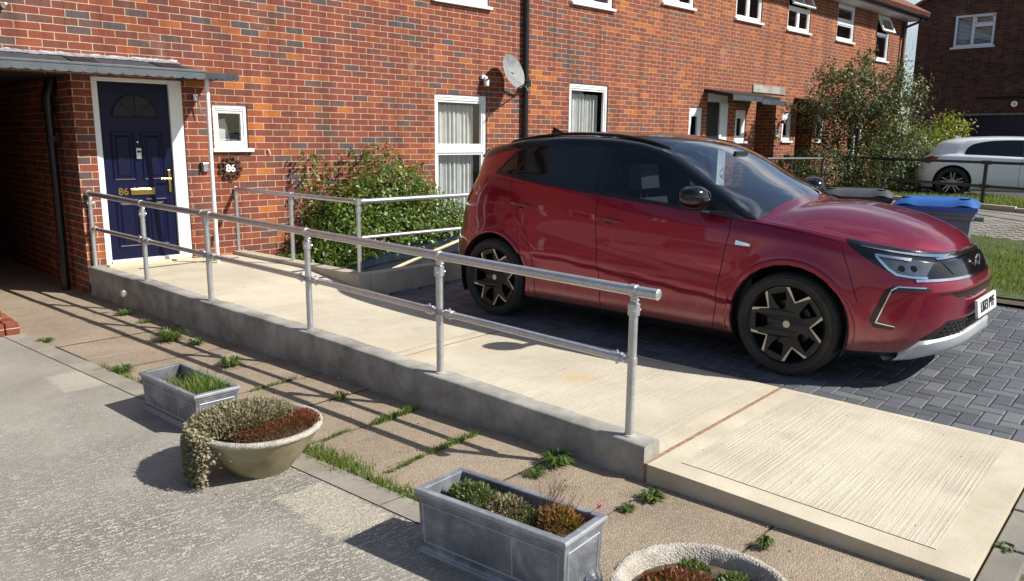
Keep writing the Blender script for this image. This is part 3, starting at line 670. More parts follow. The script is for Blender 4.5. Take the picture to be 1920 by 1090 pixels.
# ================================================================ PLANTERS
def planter(corners, h, label, grp, parts_depth=.02):
    c = sum((Vector(p) for p in corners), Vector((0,0)))/4
    t = empty('lead_planter', (c.x, c.y, 0), label, 'planter', grp)
    def ring(off, z, rmb=None):
        q = []
        for p in corners:
            d = Vector(p)-c
            # offset in both axes
            ax = (Vector(corners[1])-Vector(corners[0])).normalized(); ay = Vector((ax.y, -ax.x))
            a_, b_ = d.dot(ax), d.dot(ay)
            sa_, sb_ = math.copysign(1, a_)*off, math.copysign(1, b_)*off
            q.append((c.x+ax.x*(a_+sa_)+ay.x*(b_+sb_), c.y+ax.y*(a_+sa_)+ay.y*(b_+sb_), z))
        return q
    rings = [(-.030,.0),(-.006,.0),(-.006,.020),(-.010,.026),(-.009,.031),(-.013,.036),(-.016,.042),(-.009,h-.040),(-.005,h-.034),(-.004,h-.028),(.0,h-.022),(.004,h-.016),(.004,h-.004),(0,h),(-.026,h),(-.030,h-.004),(-.032,h-.05),(-.040,.03)]
    mb = MB(); vs = []
    for off, z in rings: vs += ring(off, z)
    k = len(rings)
    mb.add(vs, [(i*4+j, i*4+(j+1) % 4, (i+1)*4+(j+1) % 4, (i+1)*4+j) for i in range(k-1) for j in range(4)])
    mb.build('trough', 'planter', t, bevel=.0025)
    # raised panel frame on each face
    lo = ring(-.0155, .058); hi = ring(-.0095, h-.056)
    mb = MB()
    for j in range(4):
        a, b, c2, d2 = Vector(lo[j]), Vector(lo[(j+1) % 4]), Vector(hi[(j+1) % 4]), Vector(hi[j])
        P = lambda u, v_: a.lerp(b, u).lerp(d2.lerp(c2, u), v_)
        L = (b-a).length; e = .022/L; 
        pts = [P(e, .03), P(1-e, .03), P(1-e, .97), P(e, .97), P(e, .03)]
        for p_, q_ in zip(pts, pts[1:]): mb.tube([p_, q_], .0042, 6)
        if L > .5: mb.tube([P(.33,.03), P(.33,.97)], .003, 6)
    mb.build('panel_moulding', 'planter', t, smooth=True)
    q = ring(-.036, h-.075 if L > .5 or True else h); mb = MB(); n = 8; vs = []
    for j in range(n+1):
        for i in range(n+1):
            p = Vector(q[0]).lerp(Vector(q[1]), i/n).lerp(Vector(q[3]).lerp(Vector(q[2]), i/n), j/n); vs.append((p.x, p.y, p.z+random.uniform(-.008,.008)))
    mb.add(vs, [(j*(n+1)+i, j*(n+1)+i+1, (j+1)*(n+1)+i+1, (j+1)*(n+1)+i) for j in range(n) for i in range(n)])
    mb.build('soil', 'soil', t, smooth=True, angle=0)
    return t
pl1 = [(1.598,4.905),(1.873,4.95),(1.925,4.234),(1.654,4.22)]
pl2 = [(1.789,2.383),(2.060,2.412),(2.172,1.705),(1.904,1.672)]
planter(pl1, .25, 'smaller grey lead look trough planter with green grass in it', 'lead look planters')
planter(pl2, .29, 'larger grey lead look trough planter in the foreground holding clumps of sedum', 'lead look planters')
def clump(name, cen, rad, n, mat, label, cat, size=.010, elong=2.0, dome=.5, parent=None, rag=.15, petals=1, sink=0):
    """many small leaf-sized faces through a dome-shaped cushion"""
    mb = MB(); cx_, cy_, cz_ = cen; rx, ry, rz = rad
    for _ in range(n):
        a = random.uniform(0, 6.283); rr = math.sqrt(random.random())*(1+random.uniform(-rag, rag)*.6)
        x = math.cos(a)*rr; y = math.sin(a)*rr; zz = max(0, 1-rr*rr)**dome
        lump = .12*math.sin(x*9+cx_*50)*math.cos(y*8)+random.uniform(-rag, rag)
        p = Vector((cx_+x*rx, cy_+y*ry, cz_+rz*(zz*random.uniform(.80, 1.0)+lump)-sink))
        nrm = Vector((x*.9+random.uniform(-.6,.6), y*.9+random.uniform(-.6,.6), .7+random.random()*.5)).normalized()
        s1 = size*random.uniform(.6,1.3)*elong; s2 = size*random.uniform(.5,.9)
        tdir = nrm.cross(Vector((random.uniform(-1,1), random.uniform(-1,1), random.uniform(-1,1)))).normalized()
        tip = p+nrm*s1
        i = len(mb.v)
        mb.v += [tuple(p-tdir*s2*.3), tuple(p+nrm*s1*.55-tdir*s2*.55), tuple(tip), tuple(p+nrm*s1*.55+tdir*s2*.55), tuple(p+tdir*s2*.3)]
        mb.f.append((i, i+1, i+2, i+3, i+4)); mb.mi.append(0)
    o = mb.build(name, mat, parent, recalc=False); 
    if label: tag(o, label, cat)
    return o
# planter 1: grass
pts = [(lerp(lerp(1.64,1.88,a),lerp(1.69,1.90,a),b), lerp(4.72,4.27,b)+random.uniform(-.01,.01), .19) for a, b in ((random.random(), random.random()**.6) for _ in range(650))]
tag(blades('grass_clump', pts, lambda x, y: random.uniform(.04,.13), 'grass', kind=None, wid=.003, lean=.9), 'green grass growing in the smaller trough planter', 'grass')
# planter 2
clump('sedum_plant', (1.950,2.20,.215), (.085,.14,.085), 1700, 'sedum_green', 'grey green sedum cushion at the far end of the large trough', 'plant', .009, 2.1)
clump('sedum_plant', (1.985,2.05,.225), (.080,.10,.065), 900, 'sedum_dry', 'pinkish dry sedum cushion in the middle of the large trough', 'plant', .009, 2.1)
clump('sedum_plant', (2.00,1.94,.215), (.085,.08,.045), 600, 'sedum_green', 'low olive green sedum between the cushions in the large trough', 'plant', .009, 2.1)
clump('sedum_plant', (2.045,1.83,.215), (.090,.100,.085), 1700, 'sedum_rust', 'rusty orange and green sedum cushion at the near end of the large trough', 'plant', .008, 2.4)
t = empty('flower_stalks', (2.03,1.87,.24), 'thin dry flower stalks rising from the sedum in the large trough', 'plant')
for k in range(34):
    a = random.uniform(0, 6.28); r0 = random.uniform(0,.10); bx, by = 2.03+math.cos(a)*r0*.8, 1.88+math.sin(a)*r0
    h = random.uniform(.08,.19); dx, dy = random.uniform(-.01,.06), random.uniform(-.09,.02)
    mb = MB(); tip = (bx+dx, by+dy, .24+h); mb.tube([(bx,by,.23), (bx+dx*.4, by+dy*.4, .23+h*.6), tip], .0009, 4)
    mb.tube([(tip[0]-.002,tip[1],tip[2]-.003), tip, (tip[0]+.002,tip[1],tip[2]+.004)], [.001,.0035,.001], 5); mb.build('stalk', 'stalk', t, recalc=False)
mb = MB()
for k in range(9): a = k*.7; mb.tube([(2.155,1.73,.318), (2.155+.009*math.cos(a),1.73+.009*math.sin(a),.323+.006*math.sin(k))], [.004,.0015], 5)
mb.tube([(2.10,1.80,.25),(2.155,1.73,.318)], .0009, 4); tag(mb.build('pink_flower', 'pink', recalc=False), 'single magenta flower over the near corner of the large trough', 'flower')
# bowls
def bowl(c, rim, base, h, label, grp, jit=.012):
    t = empty('stone_bowl', (c[0], c[1], 0), label, 'planter', grp)
    mb = MB(); mb.lathe([(.0,.004),(base*.96,.0),(base,.008)]+[(lerp(base, rim-.012, k/8)+.006*math.sin(k*math.pi/8), lerp(.008, h-.03, k/8)) for k in range(1, 9)], (c[0], c[1], 0), 64, .002)
    mb.build('bowl_body', 'bowl', t, smooth=True, angle=60)
    mb = MB(); mb.lathe([(rim-.012,h-.03),(rim,h-.022),(rim+.004,h-.010),(rim,h-.001),(rim-.012,h+.002),(rim-.026,h),(rim-.034,h-.008),(rim-.045,h-.04),(rim-.06,h-.10)], (c[0], c[1], 0), 72, jit*.4)
    mb.build('bowl_rim', 'bowl_rim', t, smooth=True, angle=60)
    mb = MB(); mb.lathe([(0,h-.045),(rim*.4,h-.04),(rim*.75,h-.05),(rim-.045,h-.06)], (c[0], c[1], 0), 40, .01); mb.build('soil', 'soil', t, smooth=True, angle=0)
    return t
B1 = (1.725,3.590); bowl(B1, .310, .140, .255, 'round stone bowl planter full of red and buff stonecrop beside the smaller trough', 'stone bowls')
B3 = (2.145,1.265); bowl(B3, .305, .15, .20, 'weathered stone bowl at the bottom edge of the picture holding red sedum', 'stone bowls', .03)
clump('stonecrop', (B1[0]+.050,B1[1]-.06,.243), (.235,.200,.038), 6500, 'sedum_red', 'dark red stonecrop filling the near side of the round bowl', 'plant', .007, 1.7, .4)
d = clump('stonecrop', (B1[0]-.045,B1[1]+.085,.250), (.262,.215,.058), 6500, 'sedum_dry', 'dry buff stonecrop on the round bowl, hanging down its left side', 'plant', .010, 1.8, .35, rag=.25)
me = d.data; bm = bmesh.new(); bm.from_mesh(me)
lay = []
for _ in range(6000):   # cascade over the left rim to the ground
    v = random.random(); a = R(172)+random.gauss(0, .24)*(1-.35*v)
    rr = .305+.030*math.sin(min(1, v*3)*1.57)+random.uniform(-.035,.03)*(1.1-v*.4); z = .272-.25*v+random.uniform(-.02,.02)
    if v > .85 and random.random() < .5: continue
    p = Vector((B1[0]+math.cos(a)*rr, B1[1]+math.sin(a)*rr, max(.012, z)))
    nrm = Vector((math.cos(a)+random.uniform(-.6,.6), math.sin(a)+random.uniform(-.6,.6), random.uniform(-.5,.5))).normalized()
    td = nrm.cross(Vector((random.uniform(-1,1), random.uniform(-1,1), random.uniform(-1,1)))).normalized(); s1 = random.uniform(.011,.022); s2 = random.uniform(.004,.008)
    bm.faces.new([bm.verts.new(q) for q in (p-td*s2*.4, p+nrm*s1*.5-td*s2, p+nrm*s1, p+nrm*s1*.5+td*s2, p+td*s2*.4)])
bm.to_mesh(me); bm.free()
clump('sedum_plant', (B3[0]-.09,B3[1]+.04,.155), (.155,.145,.085), 3600, 'sedum_red', 'red sedum mound in the bowl at the bottom edge', 'plant', .008, 2.0)
clump('sedum_plant', (B3[0]+.10,B3[1]+.10,.150), (.05,.06,.05), 320, 'sedum_green', 'green sedum tuft at the far side of the bottom bowl', 'plant', .010, 2.0)
clump('sedum_plant', (B3[0]+.13,B3[1]-.04,.150), (.06,.06,.045), 320, 'sedum_green', 'green sedum tuft at the right side of the bottom bowl', 'plant', .010, 2.0)
# blue-white spiky dianthus by planter 2
mb = MB()
for k in range(26):
    a = random.uniform(0, 6.28); l_ = random.uniform(.05,.11); x, y = 2.045, 1.60
    mb.add([(x-.003,y,.02),(x+.003,y,.02),(x+math.cos(a)*l_*.5+.003, y+math.sin(a)*l_*.5, .02+l_*.9),(x+math.cos(a)*l_, y+math.sin(a)*l_, .02+l_*1.1)], [(0,1,2,3)])
tag(mb.build('spiky_plant', 'plastic_white', recalc=False), 'pale spiky leaved plant between the large trough and the bottom bowl', 'plant')
# ================================================================ WEEDS
def weed(x, y, r, h, n, label, flower=None, broad=0):
    mb = MB()
    for k in range(n):
        a = random.uniform(0, 6.283); rr = r*math.sqrt(random.random())*.45; bx, by = x+math.cos(a)*rr*.6, y+math.sin(a)*rr*.6
        L = random.uniform(.5,1)*r; hh = random.uniform(.35,1)*h; b = a+random.uniform(-.6,.6); wd = .0026 if not broad or random.random() < .5 else .0058
        nx, ny = -math.sin(b)*wd, math.cos(b)*wd; c1, s1 = math.cos(b), math.sin(b)
        mb.add([(bx-nx*.5,by-ny*.5,0),(bx+nx*.5,by+ny*.5,0),(bx+c1*L*.45+nx,by+s1*L*.45+ny,hh),(bx+c1*L*.45-nx,by+s1*L*.45-ny,hh),(bx+c1*L,by+s1*L,hh*.72)], [(0,1,2,3),(3,2,4)])
    t = mb.build('weed', 'weed', recalc=False); tag(t, label, 'weed', 'weeds in the slab path')
    return t
from mathutils import noise as mnoise
weed(2.44,7.75,.10,.06,110,'dark weed at the foot of the ramp wall nearest the house', broad=1)
weed(2.46,7.30,.08,.04,70,'low weed at the foot of the ramp wall, second from the house')
weed(2.39,6.50,.17,.11,260,'large grassy weed with long blades at the foot of the ramp wall')
weed(2.50,6.25,.10,.05,80,'small dark weed right of the large grassy weed by the ramp wall', broad=1)
weed(2.43,5.47,.11,.07,150,'yellow flowered dandelion weed behind the smaller trough', broad=1)
weed(1.80,5.85,.10,.05,190,'grass tuft left of the smaller trough on the driveway edge')
weed(1.88,5.45,.09,.07,160,'dandelion tuft touching the back corner of the smaller trough', broad=1)
weed(2.62,4.27,.07,.05,90,'small weed by the ramp wall with a tall seed stalk')
weed(2.88,2.60,.10,.07,190,'leafy weed in front of the ramp wall behind the large trough', broad=1)
weed(2.70,2.58,.07,.04,110,'low green weed left of the leafy weed behind the large trough')
weed(2.90,2.01,.075,.045,110,'dandelion rosette at the right of the large trough', broad=1)
weed(2.73,2.02,.045,.03,70,'small weed beside the large trough corner', broad=1)
weed(2.88,1.42,.045,.05,110,'fine grass tuft behind the bottom bowl')
weed(3.56,.70,.055,.05,90,'weed at the near end of the ramp in the right corner', broad=1)
weed(1.62,7.15,.09,.03,150,'low bright green weed beside the brick plinth', broad=0)
def joint_grass(x0, y0, x1, y1, n, sp, hh, name, label):
    pts = []
    for _ in range(n):
        a = random.random(); pts.append((lerp(x0,x1,a)+random.gauss(0,sp), lerp(y0,y1,a)+random.gauss(0,sp*.5), 0))
    o = blades(name, pts, lambda x, y: random.uniform(.3,1)*hh, 'grass', kind='stuff', label=label, wid=.0025, lean=.9); o['category'] = 'grass'
joint_grass(2.25,4.80,2.62,4.86,170,.012,.035,'joint_grass','grass in the slab joint behind the round bowl')
joint_grass(2.50,3.73,2.84,3.77,420,.022,.055,'joint_grass','grass in the middle slab joint by the ramp wall')
joint_grass(2.16,3.10,2.45,3.16,200,.014,.035,'joint_grass','grass in the left part of the slab joint before the large trough')
joint_grass(2.48,3.16,2.84,3.20,330,.020,.050,'joint_grass','grass in the right part of the slab joint before the large trough')
joint_grass(2.15,3.70,2.35,3.76,120,.012,.03,'joint_grass','thin grass in the slab joint right of the round bowl')
joint_grass(edge_x(3.85)+.06,3.85,edge_x(3.2)+.07,3.2,850,.045,.07,'edge_grass','thick grass along the driveway edge right of the round bowl')
joint_grass(edge_x(3.2)+.05,3.2,edge_x(2.5)+.05,2.5,600,.028,.06,'edge_grass','grass along the driveway edge up to the large trough')
joint_grass(edge_x(6.1)+.04,6.1,edge_x(5.3)+.05,5.3,260,.02,.04,'edge_grass','grass along the driveway edge left of the smaller trough')
def seedhead(x, y, h, r, label, head='fluff'):
    t = empty('dandelion', (x, y, 0), label, 'flower'); mb = MB(); mb.tube([(x,y,0),(x+.01,y,h*.6),(x+.005,y+.005,h)], .0016, 5); mb.build('stalk', 'weed', t)
    mb = MB()
    if head == 'fluff':
        for _ in range(260):
            v = Vector((random.gauss(0,1), random.gauss(0,1), random.gauss(0,1))).normalized(); p = Vector((x+.005,y+.005,h)); q = p+v*r*random.uniform(.85,1); s_ = v.cross(Vector((.3,.5,.8))).normalized()*.0022
            mb.add([p, q-s_, q+s_], [(0,1,2)])
    else:
        for k in range(22):
            a = k*.7; mb.add([(x,y,h),(x+math.cos(a)*r,y+math.sin(a)*r,h+.004),(x+math.cos(a+.35)*r,y+math.sin(a+.35)*r,h+.002)], [(0,1,2)])
    mb.build('seed_head' if head == 'fluff' else 'petals', head, t, recalc=False)
seedhead(2.45,7.78,.20,.034,'white dandelion clock against the ramp wall')
seedhead(2.62,4.30,.13,.006,'thin seed stalk by the ramp wall')
seedhead(2.40,5.43,.09,.017,'yellow dandelion behind the smaller trough','yellow')
seedhead(1.90,5.42,.08,.017,'yellow dandelion at the back corner of the smaller trough','yellow')
seedhead(2.86,1.985,.03,.014,'yellow dandelion in the rosette right of the large trough','yellow')
# drain cover frame in the slab path
t = empty('drain_cover', (1.85,6.6,0), 'recessed drain cover filled with aggregate in the slab path', 'drain cover')
mb = MB()
c4 = [Vector((1.64,6.93,.005)), Vector((1.70,6.33,.005)), Vector((2.12,6.36,.005)), Vector((2.06,6.93,.005))]
for a, b in ((c4[0], c4[1]), (c4[1], c4[2])): mb.tube([a-Vector((0,0,.003)), b-Vector((0,0,.003))], .005, 4)
for a, b in zip(c4[:1], c4[1:2]):
    o2 = Vector((-.035,-.003,0)); mb.tube([a+o2, b+o2], .007, 4)
mb.build('cover_frame', 'pave', t)
# loose pebbles and litter
mb = MB(); rnd = random.Random(4)
for _ in range(160):
    x, y = rnd.uniform(2.2,3.3), rnd.uniform(1.0,8.5)
    if not (edge_x(y)+.05 < x < 2.51+(9-y)*.0775-.02): continue
    r_ = rnd.uniform(.002,.006); mb.lathe([(0,0),(r_,.001),(r_*.8,r_*.8),(0,r_)], (x,y,0), 6, 0)
for _ in range(60):
    s_, v_ = rnd.uniform(.5,8.2), rnd.uniform(.2,1.55); p = rp_(s_, v_, zr(s_, v_)+.003); r_ = rnd.uniform(.0012,.004); mb.lathe([(0,0),(r_,.001),(r_*.8,r_*.8),(0,r_)], p, 6, 0)
o = mb.build('pebbles', 'twig'); tag(o, 'scattered grit and pebbles on the path and ramp', 'pebbles', kind='stuff')
exec_after = None
# ================================================================ HOUSES
FY = 9.0
def wall_block(name, parent, x0, x1, z0, z1, y1, holes, depth=.10, mat='brick'):
    """closed brick block with rectangular openings in its street face (y = FY)"""
    xs = sorted({x0, x1, *[h[0] for h in holes], *[h[1] for h in holes]}); zs = sorted({z0, z1, *[h[2] for h in holes], *[h[3] for h in holes]})
    mb = MB()
    for xa, xb in zip(xs, xs[1:]):
        for za, zb in zip(zs, zs[1:]):
            cx_, cz_ = (xa+xb)/2, (za+zb)/2
            if any(h[0] < cx_ < h[1] and h[2] < cz_ < h[3] for h in holes): continue
            mb.quad((xa,FY,za),(xb,FY,za),(xb,FY,zb),(xa,FY,zb))
    for h in holes:
        a, b, c_, d = h[:4]; e = FY+(h[4] if len(h) > 4 else depth)
        mb.quad((a,FY,c_),(a,e,c_),(a,e,d),(a,FY,d)); mb.quad((b,FY,d),(b,e,d),(b,e,c_),(b,FY,c_))
        mb.quad((a,FY,d),(a,e,d),(b,e,d),(b,FY,d)); mb.quad((b,FY,c_),(b,e,c_),(a,e,c_),(a,FY,c_))
    mb.quad((x0,y1,z0),(x0,y1,z1),(x1,y1,z1),(x1,y1,z0)); mb.quad((x0,FY,z1),(x1,FY,z1),(x1,y1,z1),(x0,y1,z1)); mb.quad((x0,FY,z0),(x0,y1,z0),(x1,y1,z0),(x1,FY,z0))
    o = mb.build(name, mat, parent, recalc=False)
    for q in (((x0,FY,z0),(x0,FY,z1),(x0,y1,z1),(x0,y1,z0)), ((x1,FY,z0),(x1,y1,z0),(x1,y1,z1),(x1,FY,z1))):
        mb = MB(); mb.quad(*q); mb.build('side_wall', 'brick_yz' if mat == 'brick' else mat, parent, recalc=False)
    return o
def window(parent, x0, x1, z0, z1, cols=1, transom=None, sill=True, vent=True, curtain=None, glass='glass', open_top=False, fw_=.055, depth=.02, trans_h=.07):
    f = MB(); y0, y1 = FY+depth, FY+depth+.06
    f.box((x0,y0,z0),(x0+fw_,y1,z1)); f.box((x1-fw_,y0,z0),(x1,y1,z1)); f.box((x0+fw_,y0,z0),(x1-fw_,y1,z0+fw_)); f.box((x0+fw_,y0,z1-fw_*(1.6 if vent else 1)),(x1-fw_,y1,z1))
    if transom: f.box((x0+fw_,y0-.004,transom-trans_h/2),(x1-fw_,y1,transom+trans_h/2))
    zz1 = z1-fw_*(1.6 if vent else 1)
    for k in range(1, cols):
        xm = lerp(x0, x1, k/cols); f.box((xm-.03,y0+.002,z0+fw_),(xm+.03,y1,(transom-trans_h/2) if (transom and open_top) else zz1))
    w_ = f.build('window', 'upvc', parent, bevel=.006)
    # sash beads
    bands = [(z0+fw_, transom-trans_h/2), (transom+trans_h/2, zz1)] if transom else [(z0+fw_, zz1)]
    sb = MB(); pn = MB()
    for bi, (za, zb) in enumerate(bands):
        if open_top and bi == len(bands)-1: continue
        for k in range(cols):
            xa = lerp(x0, x1, k/cols)+(fw_ if k == 0 else .03); xb = lerp(x0, x1, (k+1)/cols)-(fw_ if k == cols-1 else .03); e = .03
            ys, ye = y0+.012, y1-.005
            sb.box((xa,ys,za),(xa+e,ye,zb)); sb.box((xb-e,ys,za),(xb,ye,zb)); sb.box((xa+e,ys,za),(xb-e,ye,za+e)); sb.box((xa+e,ys,zb-e),(xb-e,ye,zb))
            pn.quad((xa+e,ys+.02,za+e),(xb-e,ys+.02,za+e),(xb-e,ys+.02,zb-e),(xa+e,ys+.02,zb-e))
    sb.build('sash', 'upvc', w_, bevel=.004)
    pn.build('pane', glass, w_, recalc=False)
    if open_top:   # top hung sash swung outward
        za, zb = bands[-1]; L = zb-za+.03; a = R(24); rot = Matrix.Rotation(-a, 3, 'X'); piv = Vector((0, y0-.005, zb+.02))
        sb = MB(); pn = MB(); n_ = cols
        P = [((x0+.01,y0-.03,zb+.02-L),(x1-.01,y0+.015,zb+.075-L)), ((x0+.01,y0-.03,zb-.035),(x1-.01,y0+.015,zb+.02)), ((x0+.01,y0-.03,zb+.075-L),(x0+.065,y0+.015,zb-.035)), ((x1-.065,y0-.03,zb+.075-L),(x1-.01,y0+.015,zb-.035))]
        if cols == 2: xm = (x0+x1)/2; P.append(((xm-.022,y0-.028,zb+.075-L),(xm+.022,y0+.013,zb-.035)))
        for p_, q_ in P: sb.box(p_, q_, rot=rot, piv=piv)
        sb.build('open_sash', 'upvc', w_, bevel=.005)
        q = [rot @ (Vector(p_)-piv)+piv for p_ in ((x0+.06,y0-.008,zb+.07-L),(x1-.06,y0-.008,zb+.07-L),(x1-.06,y0-.008,zb-.03),(x0+.06,y0-.008,zb-.03))]
        pn.quad(*q); pn.build('pane', glass, w_, recalc=False)
    if vent:
        v = MB()
        for k in range(2):
            xa = lerp(x0, x1, .10+.42*k); xb = lerp(x0, x1, .48+.42*k)
            v.box((xa, y0-.007, z1-.050), (xb, y0-.001, z1-.034))
        v.build('trickle_vent', 'upvc_dull', w_)
    if sill:
        s_ = MB(); s_.box((x0-.04, FY-.055, z0-.045), (x1+.04, FY+depth+.03, z0-.002)); s_.build('sill', 'upvc', w_, bevel=.008)
    if curtain:
        kind, cz0, cz1, cx0, cx1 = curtain
        mb = MB(); n = int((cx1-cx0)*150); rr = random.Random(int(x0*100)); ph = 0; top_ = []; bot = []
        for i in range(n+1):
            x = lerp(cx0, cx1, i/n); ph += rr.uniform(.25,.75); yy = y1+.10+.018*math.sin(ph)+.006*math.sin(ph*2.3)
            top_.append((x+.004*math.sin(i), yy, cz1-.006*abs(math.sin(i*.35)))); bot.append((x, yy+rr.uniform(-.004,.004), cz0))
        mb.add(top_+bot, [(i, i+1, n+1+i+1, n+1+i) for i in range(n)])
        mb.build('curtain', 'curtain', w_, smooth=True, angle=0, recalc=False)
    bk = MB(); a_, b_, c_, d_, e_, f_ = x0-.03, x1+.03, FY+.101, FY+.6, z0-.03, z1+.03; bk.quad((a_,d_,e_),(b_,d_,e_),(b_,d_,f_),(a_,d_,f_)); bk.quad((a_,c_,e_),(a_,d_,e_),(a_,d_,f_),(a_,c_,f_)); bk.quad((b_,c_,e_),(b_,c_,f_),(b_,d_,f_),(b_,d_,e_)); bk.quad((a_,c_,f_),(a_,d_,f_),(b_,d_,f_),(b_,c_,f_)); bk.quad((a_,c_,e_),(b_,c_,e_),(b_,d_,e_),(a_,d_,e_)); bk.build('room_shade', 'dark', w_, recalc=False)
    return w_
# ---- house 86
hA = empty('terraced_house', (5.6,9,0), 'red brick terraced house 86 with navy blue front door and grey scalloped canopy', 'house')
door = (2.70,3.635,.30,2.27)
g1 = (7.21,8.215,.45,2.30); w86 = (3.965,4.385,1.535,2.035); u1 = (7.22,8.25,3.58,4.75)
wall_block('wall', hA, 2.51, 9.0, -.1, 5.25, 13.0, [(door[0],door[1],door[2],door[3],.12), g1, w86, u1])
mb = MB(); mb.box((1.3,9.0,2.27),(2.512,13.0,5.25)); mb.build('wall', 'brick', hA)          # wall over the passage
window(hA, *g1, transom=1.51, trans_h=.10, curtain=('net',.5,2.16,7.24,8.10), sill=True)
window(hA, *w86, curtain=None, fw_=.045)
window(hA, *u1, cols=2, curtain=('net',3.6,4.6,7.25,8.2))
# something pale behind the small window
mb = MB(); mb.quad((4.03,9.2,1.62),(4.26,9.22,1.62),(4.20,9.21,1.88),(4.03,9.2,1.84)); mb.build('curtain', 'curtain', hA, recalc=False)
# front door set
dz0, dz1 = .345, 2.225; dx0, dx1 = 2.765, 3.490
fr = MB(); fr.box((door[0],9.02,door[2]),(dx0,9.10,dz1)); fr.box((door[0],9.02,dz1),(dx1+.0,9.10,door[3])); fr.box((dx1,9.015,door[2]),(door[1],9.12,door[3])); fr.build('door_frame', 'upvc', hA, bevel=.006)
mb = MB(); mb.box((dx0,9.0,door[2]),(dx1,9.11,dz0-.005)); mb.build('threshold', 'white', hA, bevel=.004)
mb = MB(); mb.box((dx0-.06,8.93,.272),(dx1+.10,9.0,.305)); mb.build('door_sill', 'yellow_sill', hA, bevel=.008)
d = MB(); d.box((dx0+.004,9.045,dz0),(dx1-.004,9.09,dz1-.004)); D_ = d.build('door', 'blue_door', hA, bevel=.003)
pm = MB()
def panel(xa, xb, za, zb):
    y = 9.045
    for a, b in (((xa,y,za),(xb,y,za)),((xb,y,za),(xb,y,zb)),((xb,y,zb),(xa,y,zb)),((xa,y,zb),(xa,y,za))): pm.tube([a, b], .011, 6)
    pm.add([(xa+.03,y+.0,za+.03),(xb-.03,y,za+.03),(xb-.03,y,zb-.03),(xa+.03,y,zb-.03),(xa+.05,y-.012,za+.05),(xb-.05,y-.012,za+.05),(xb-.05,y-.012,zb-.05),(xa+.05,y-.012,zb-.05)], [(4,5,6,7),(0,1,5,4),(1,2,6,5),(2,3,7,6),(3,0,4,7)])
cxd = (dx0+dx1)/2
panel(dx0+.10, cxd-.045, 1.20, 1.70); panel(cxd+.045, dx1-.10, 1.20, 1.70); panel(dx0+.10, cxd-.045, .48, .98); panel(cxd+.045, dx1-.10, .48, .98)
pm.build('door_panel', 'blue_door', D_)
# fanlight half circle
n = 24; R_ = .225; zc_ = 1.865
mb = MB(); mb.add([(cxd+R_*math.cos(math.pi*k/n), 9.041, zc_+R_*math.sin(math.pi*k/n)*1.0) for k in range(n+1)], [tuple(range(n, -1, -1))]); mb.build('fanlight', 'fan_glass', D_, recalc=False)
mb = MB(); mb.add([(cxd+R_*math.cos(math.pi*k/n), 9.0425, zc_+R_*math.sin(math.pi*k/n)*1.0) for k in range(n+1)], [tuple(range(n, -1, -1))]); mb.build('fanlight_backing', 'dark', D_, recalc=False)
mb = MB(); pth = [(cxd+(R_+.008)*math.cos(math.pi*k/n), 9.042, zc_+(R_+.008)*math.sin(math.pi*k/n)) for k in range(n+1)]; mb.tube(pth, .009, 6); mb.tube([pth[0], pth[-1]], .009, 6)
for k in (1, 2, 3): mb.tube([(cxd, 9.040, zc_), (cxd+R_*math.cos(math.pi*k/4), 9.040, zc_+R_*math.sin(math.pi*k/4))], .003, 4)
mb.build('fanlight_trim', 'blue_door', D_, smooth=True)
mb = MB(); mb.box((cxd-.110,9.032,1.035),(cxd+.145,9.044,1.105)); mb.box((cxd-.095,9.025,1.045),(cxd+.13,9.034,1.095)); mb.build('letterbox', 'brass', D_, bevel=.003)
mb = MB(); mb.box((dx1-.065,9.028,1.05),(dx1-.040,9.045,1.30)); mb.tube([(dx1-.052,9.03,1.20),(dx1-.052,8.985,1.20),(dx1-.16,8.985,1.205)], .009, 8); mb.build('door_handle', 'brass', D_, bevel=.003)
mb = MB(); mb.tube([(cxd,9.046,1.60),(cxd,9.035,1.60)], .010, 10); mb.build('spy_hole', 'silver', D_, smooth=True)
mb = MB(); mb.box((cxd-.028,9.018,1.42),(cxd+.030,9.043,1.54)); mb.build('door_knocker', 'silver', D_, bevel=.008)
mb = MB(); mb.box((cxd-.018,9.012,1.488),(cxd+.020,9.019,1.512)); mb.build('knocker_slot', 'plastic_black', D_, bevel=.002)
text_mesh('86', .105, .003, 'door_number', 'brass', D_, Matrix.Translation((cxd-.185, 9.041, 1.07)) @ Matrix.Rotation(R(90), 4, 'X'), .002)
# canopy
cn = []
CF = 8.23
def scallop_edge(x0, x1, zt, zb, y, pitch=.118, name='scalloped_fascia', parent=hA, mat='scallop'):
    poly = [(x0, zt), (x1, zt)]; x = x1; pts = []
    k = int(round((x1-x0)/pitch)); p_ = (x1-x0)/k
    for i in range(k):
        xa = x1-i*p_
        for j in range(7):
            a = math.pi*j/7; pts.append((xa-p_*(.5-.5*math.cos(a)), zb-.024*math.sin(a)**.7))
    poly = [(x0, zt), (x1, zt)]+pts+[(x0, zb)]
    mb = MB(); vs = []; n_ = len(pts)
    top_ = [(p[0], zt) for p in pts]
    vs = [(p[0], y, zt) for p in pts]+[(p[0], y, p[1]) for p in pts]+[(p[0], y+.010, zt) for p in pts]+[(p[0], y+.010, p[1]) for p in pts]
    mb.add(vs, [(i, i+1, n_+i+1, n_+i) for i in range(n_-1)]+[(2*n_+i+1, 2*n_+i, 3*n_+i, 3*n_+i+1) for i in range(n_-1)]+[(n_+i, n_+i+1, 3*n_+i+1, 3*n_+i) for i in range(n_-1)])
    return mb.build(name, mat, parent)
mb = MB(); x0, x1 = .2, 3.56; zB, zF = 2.455, 2.325
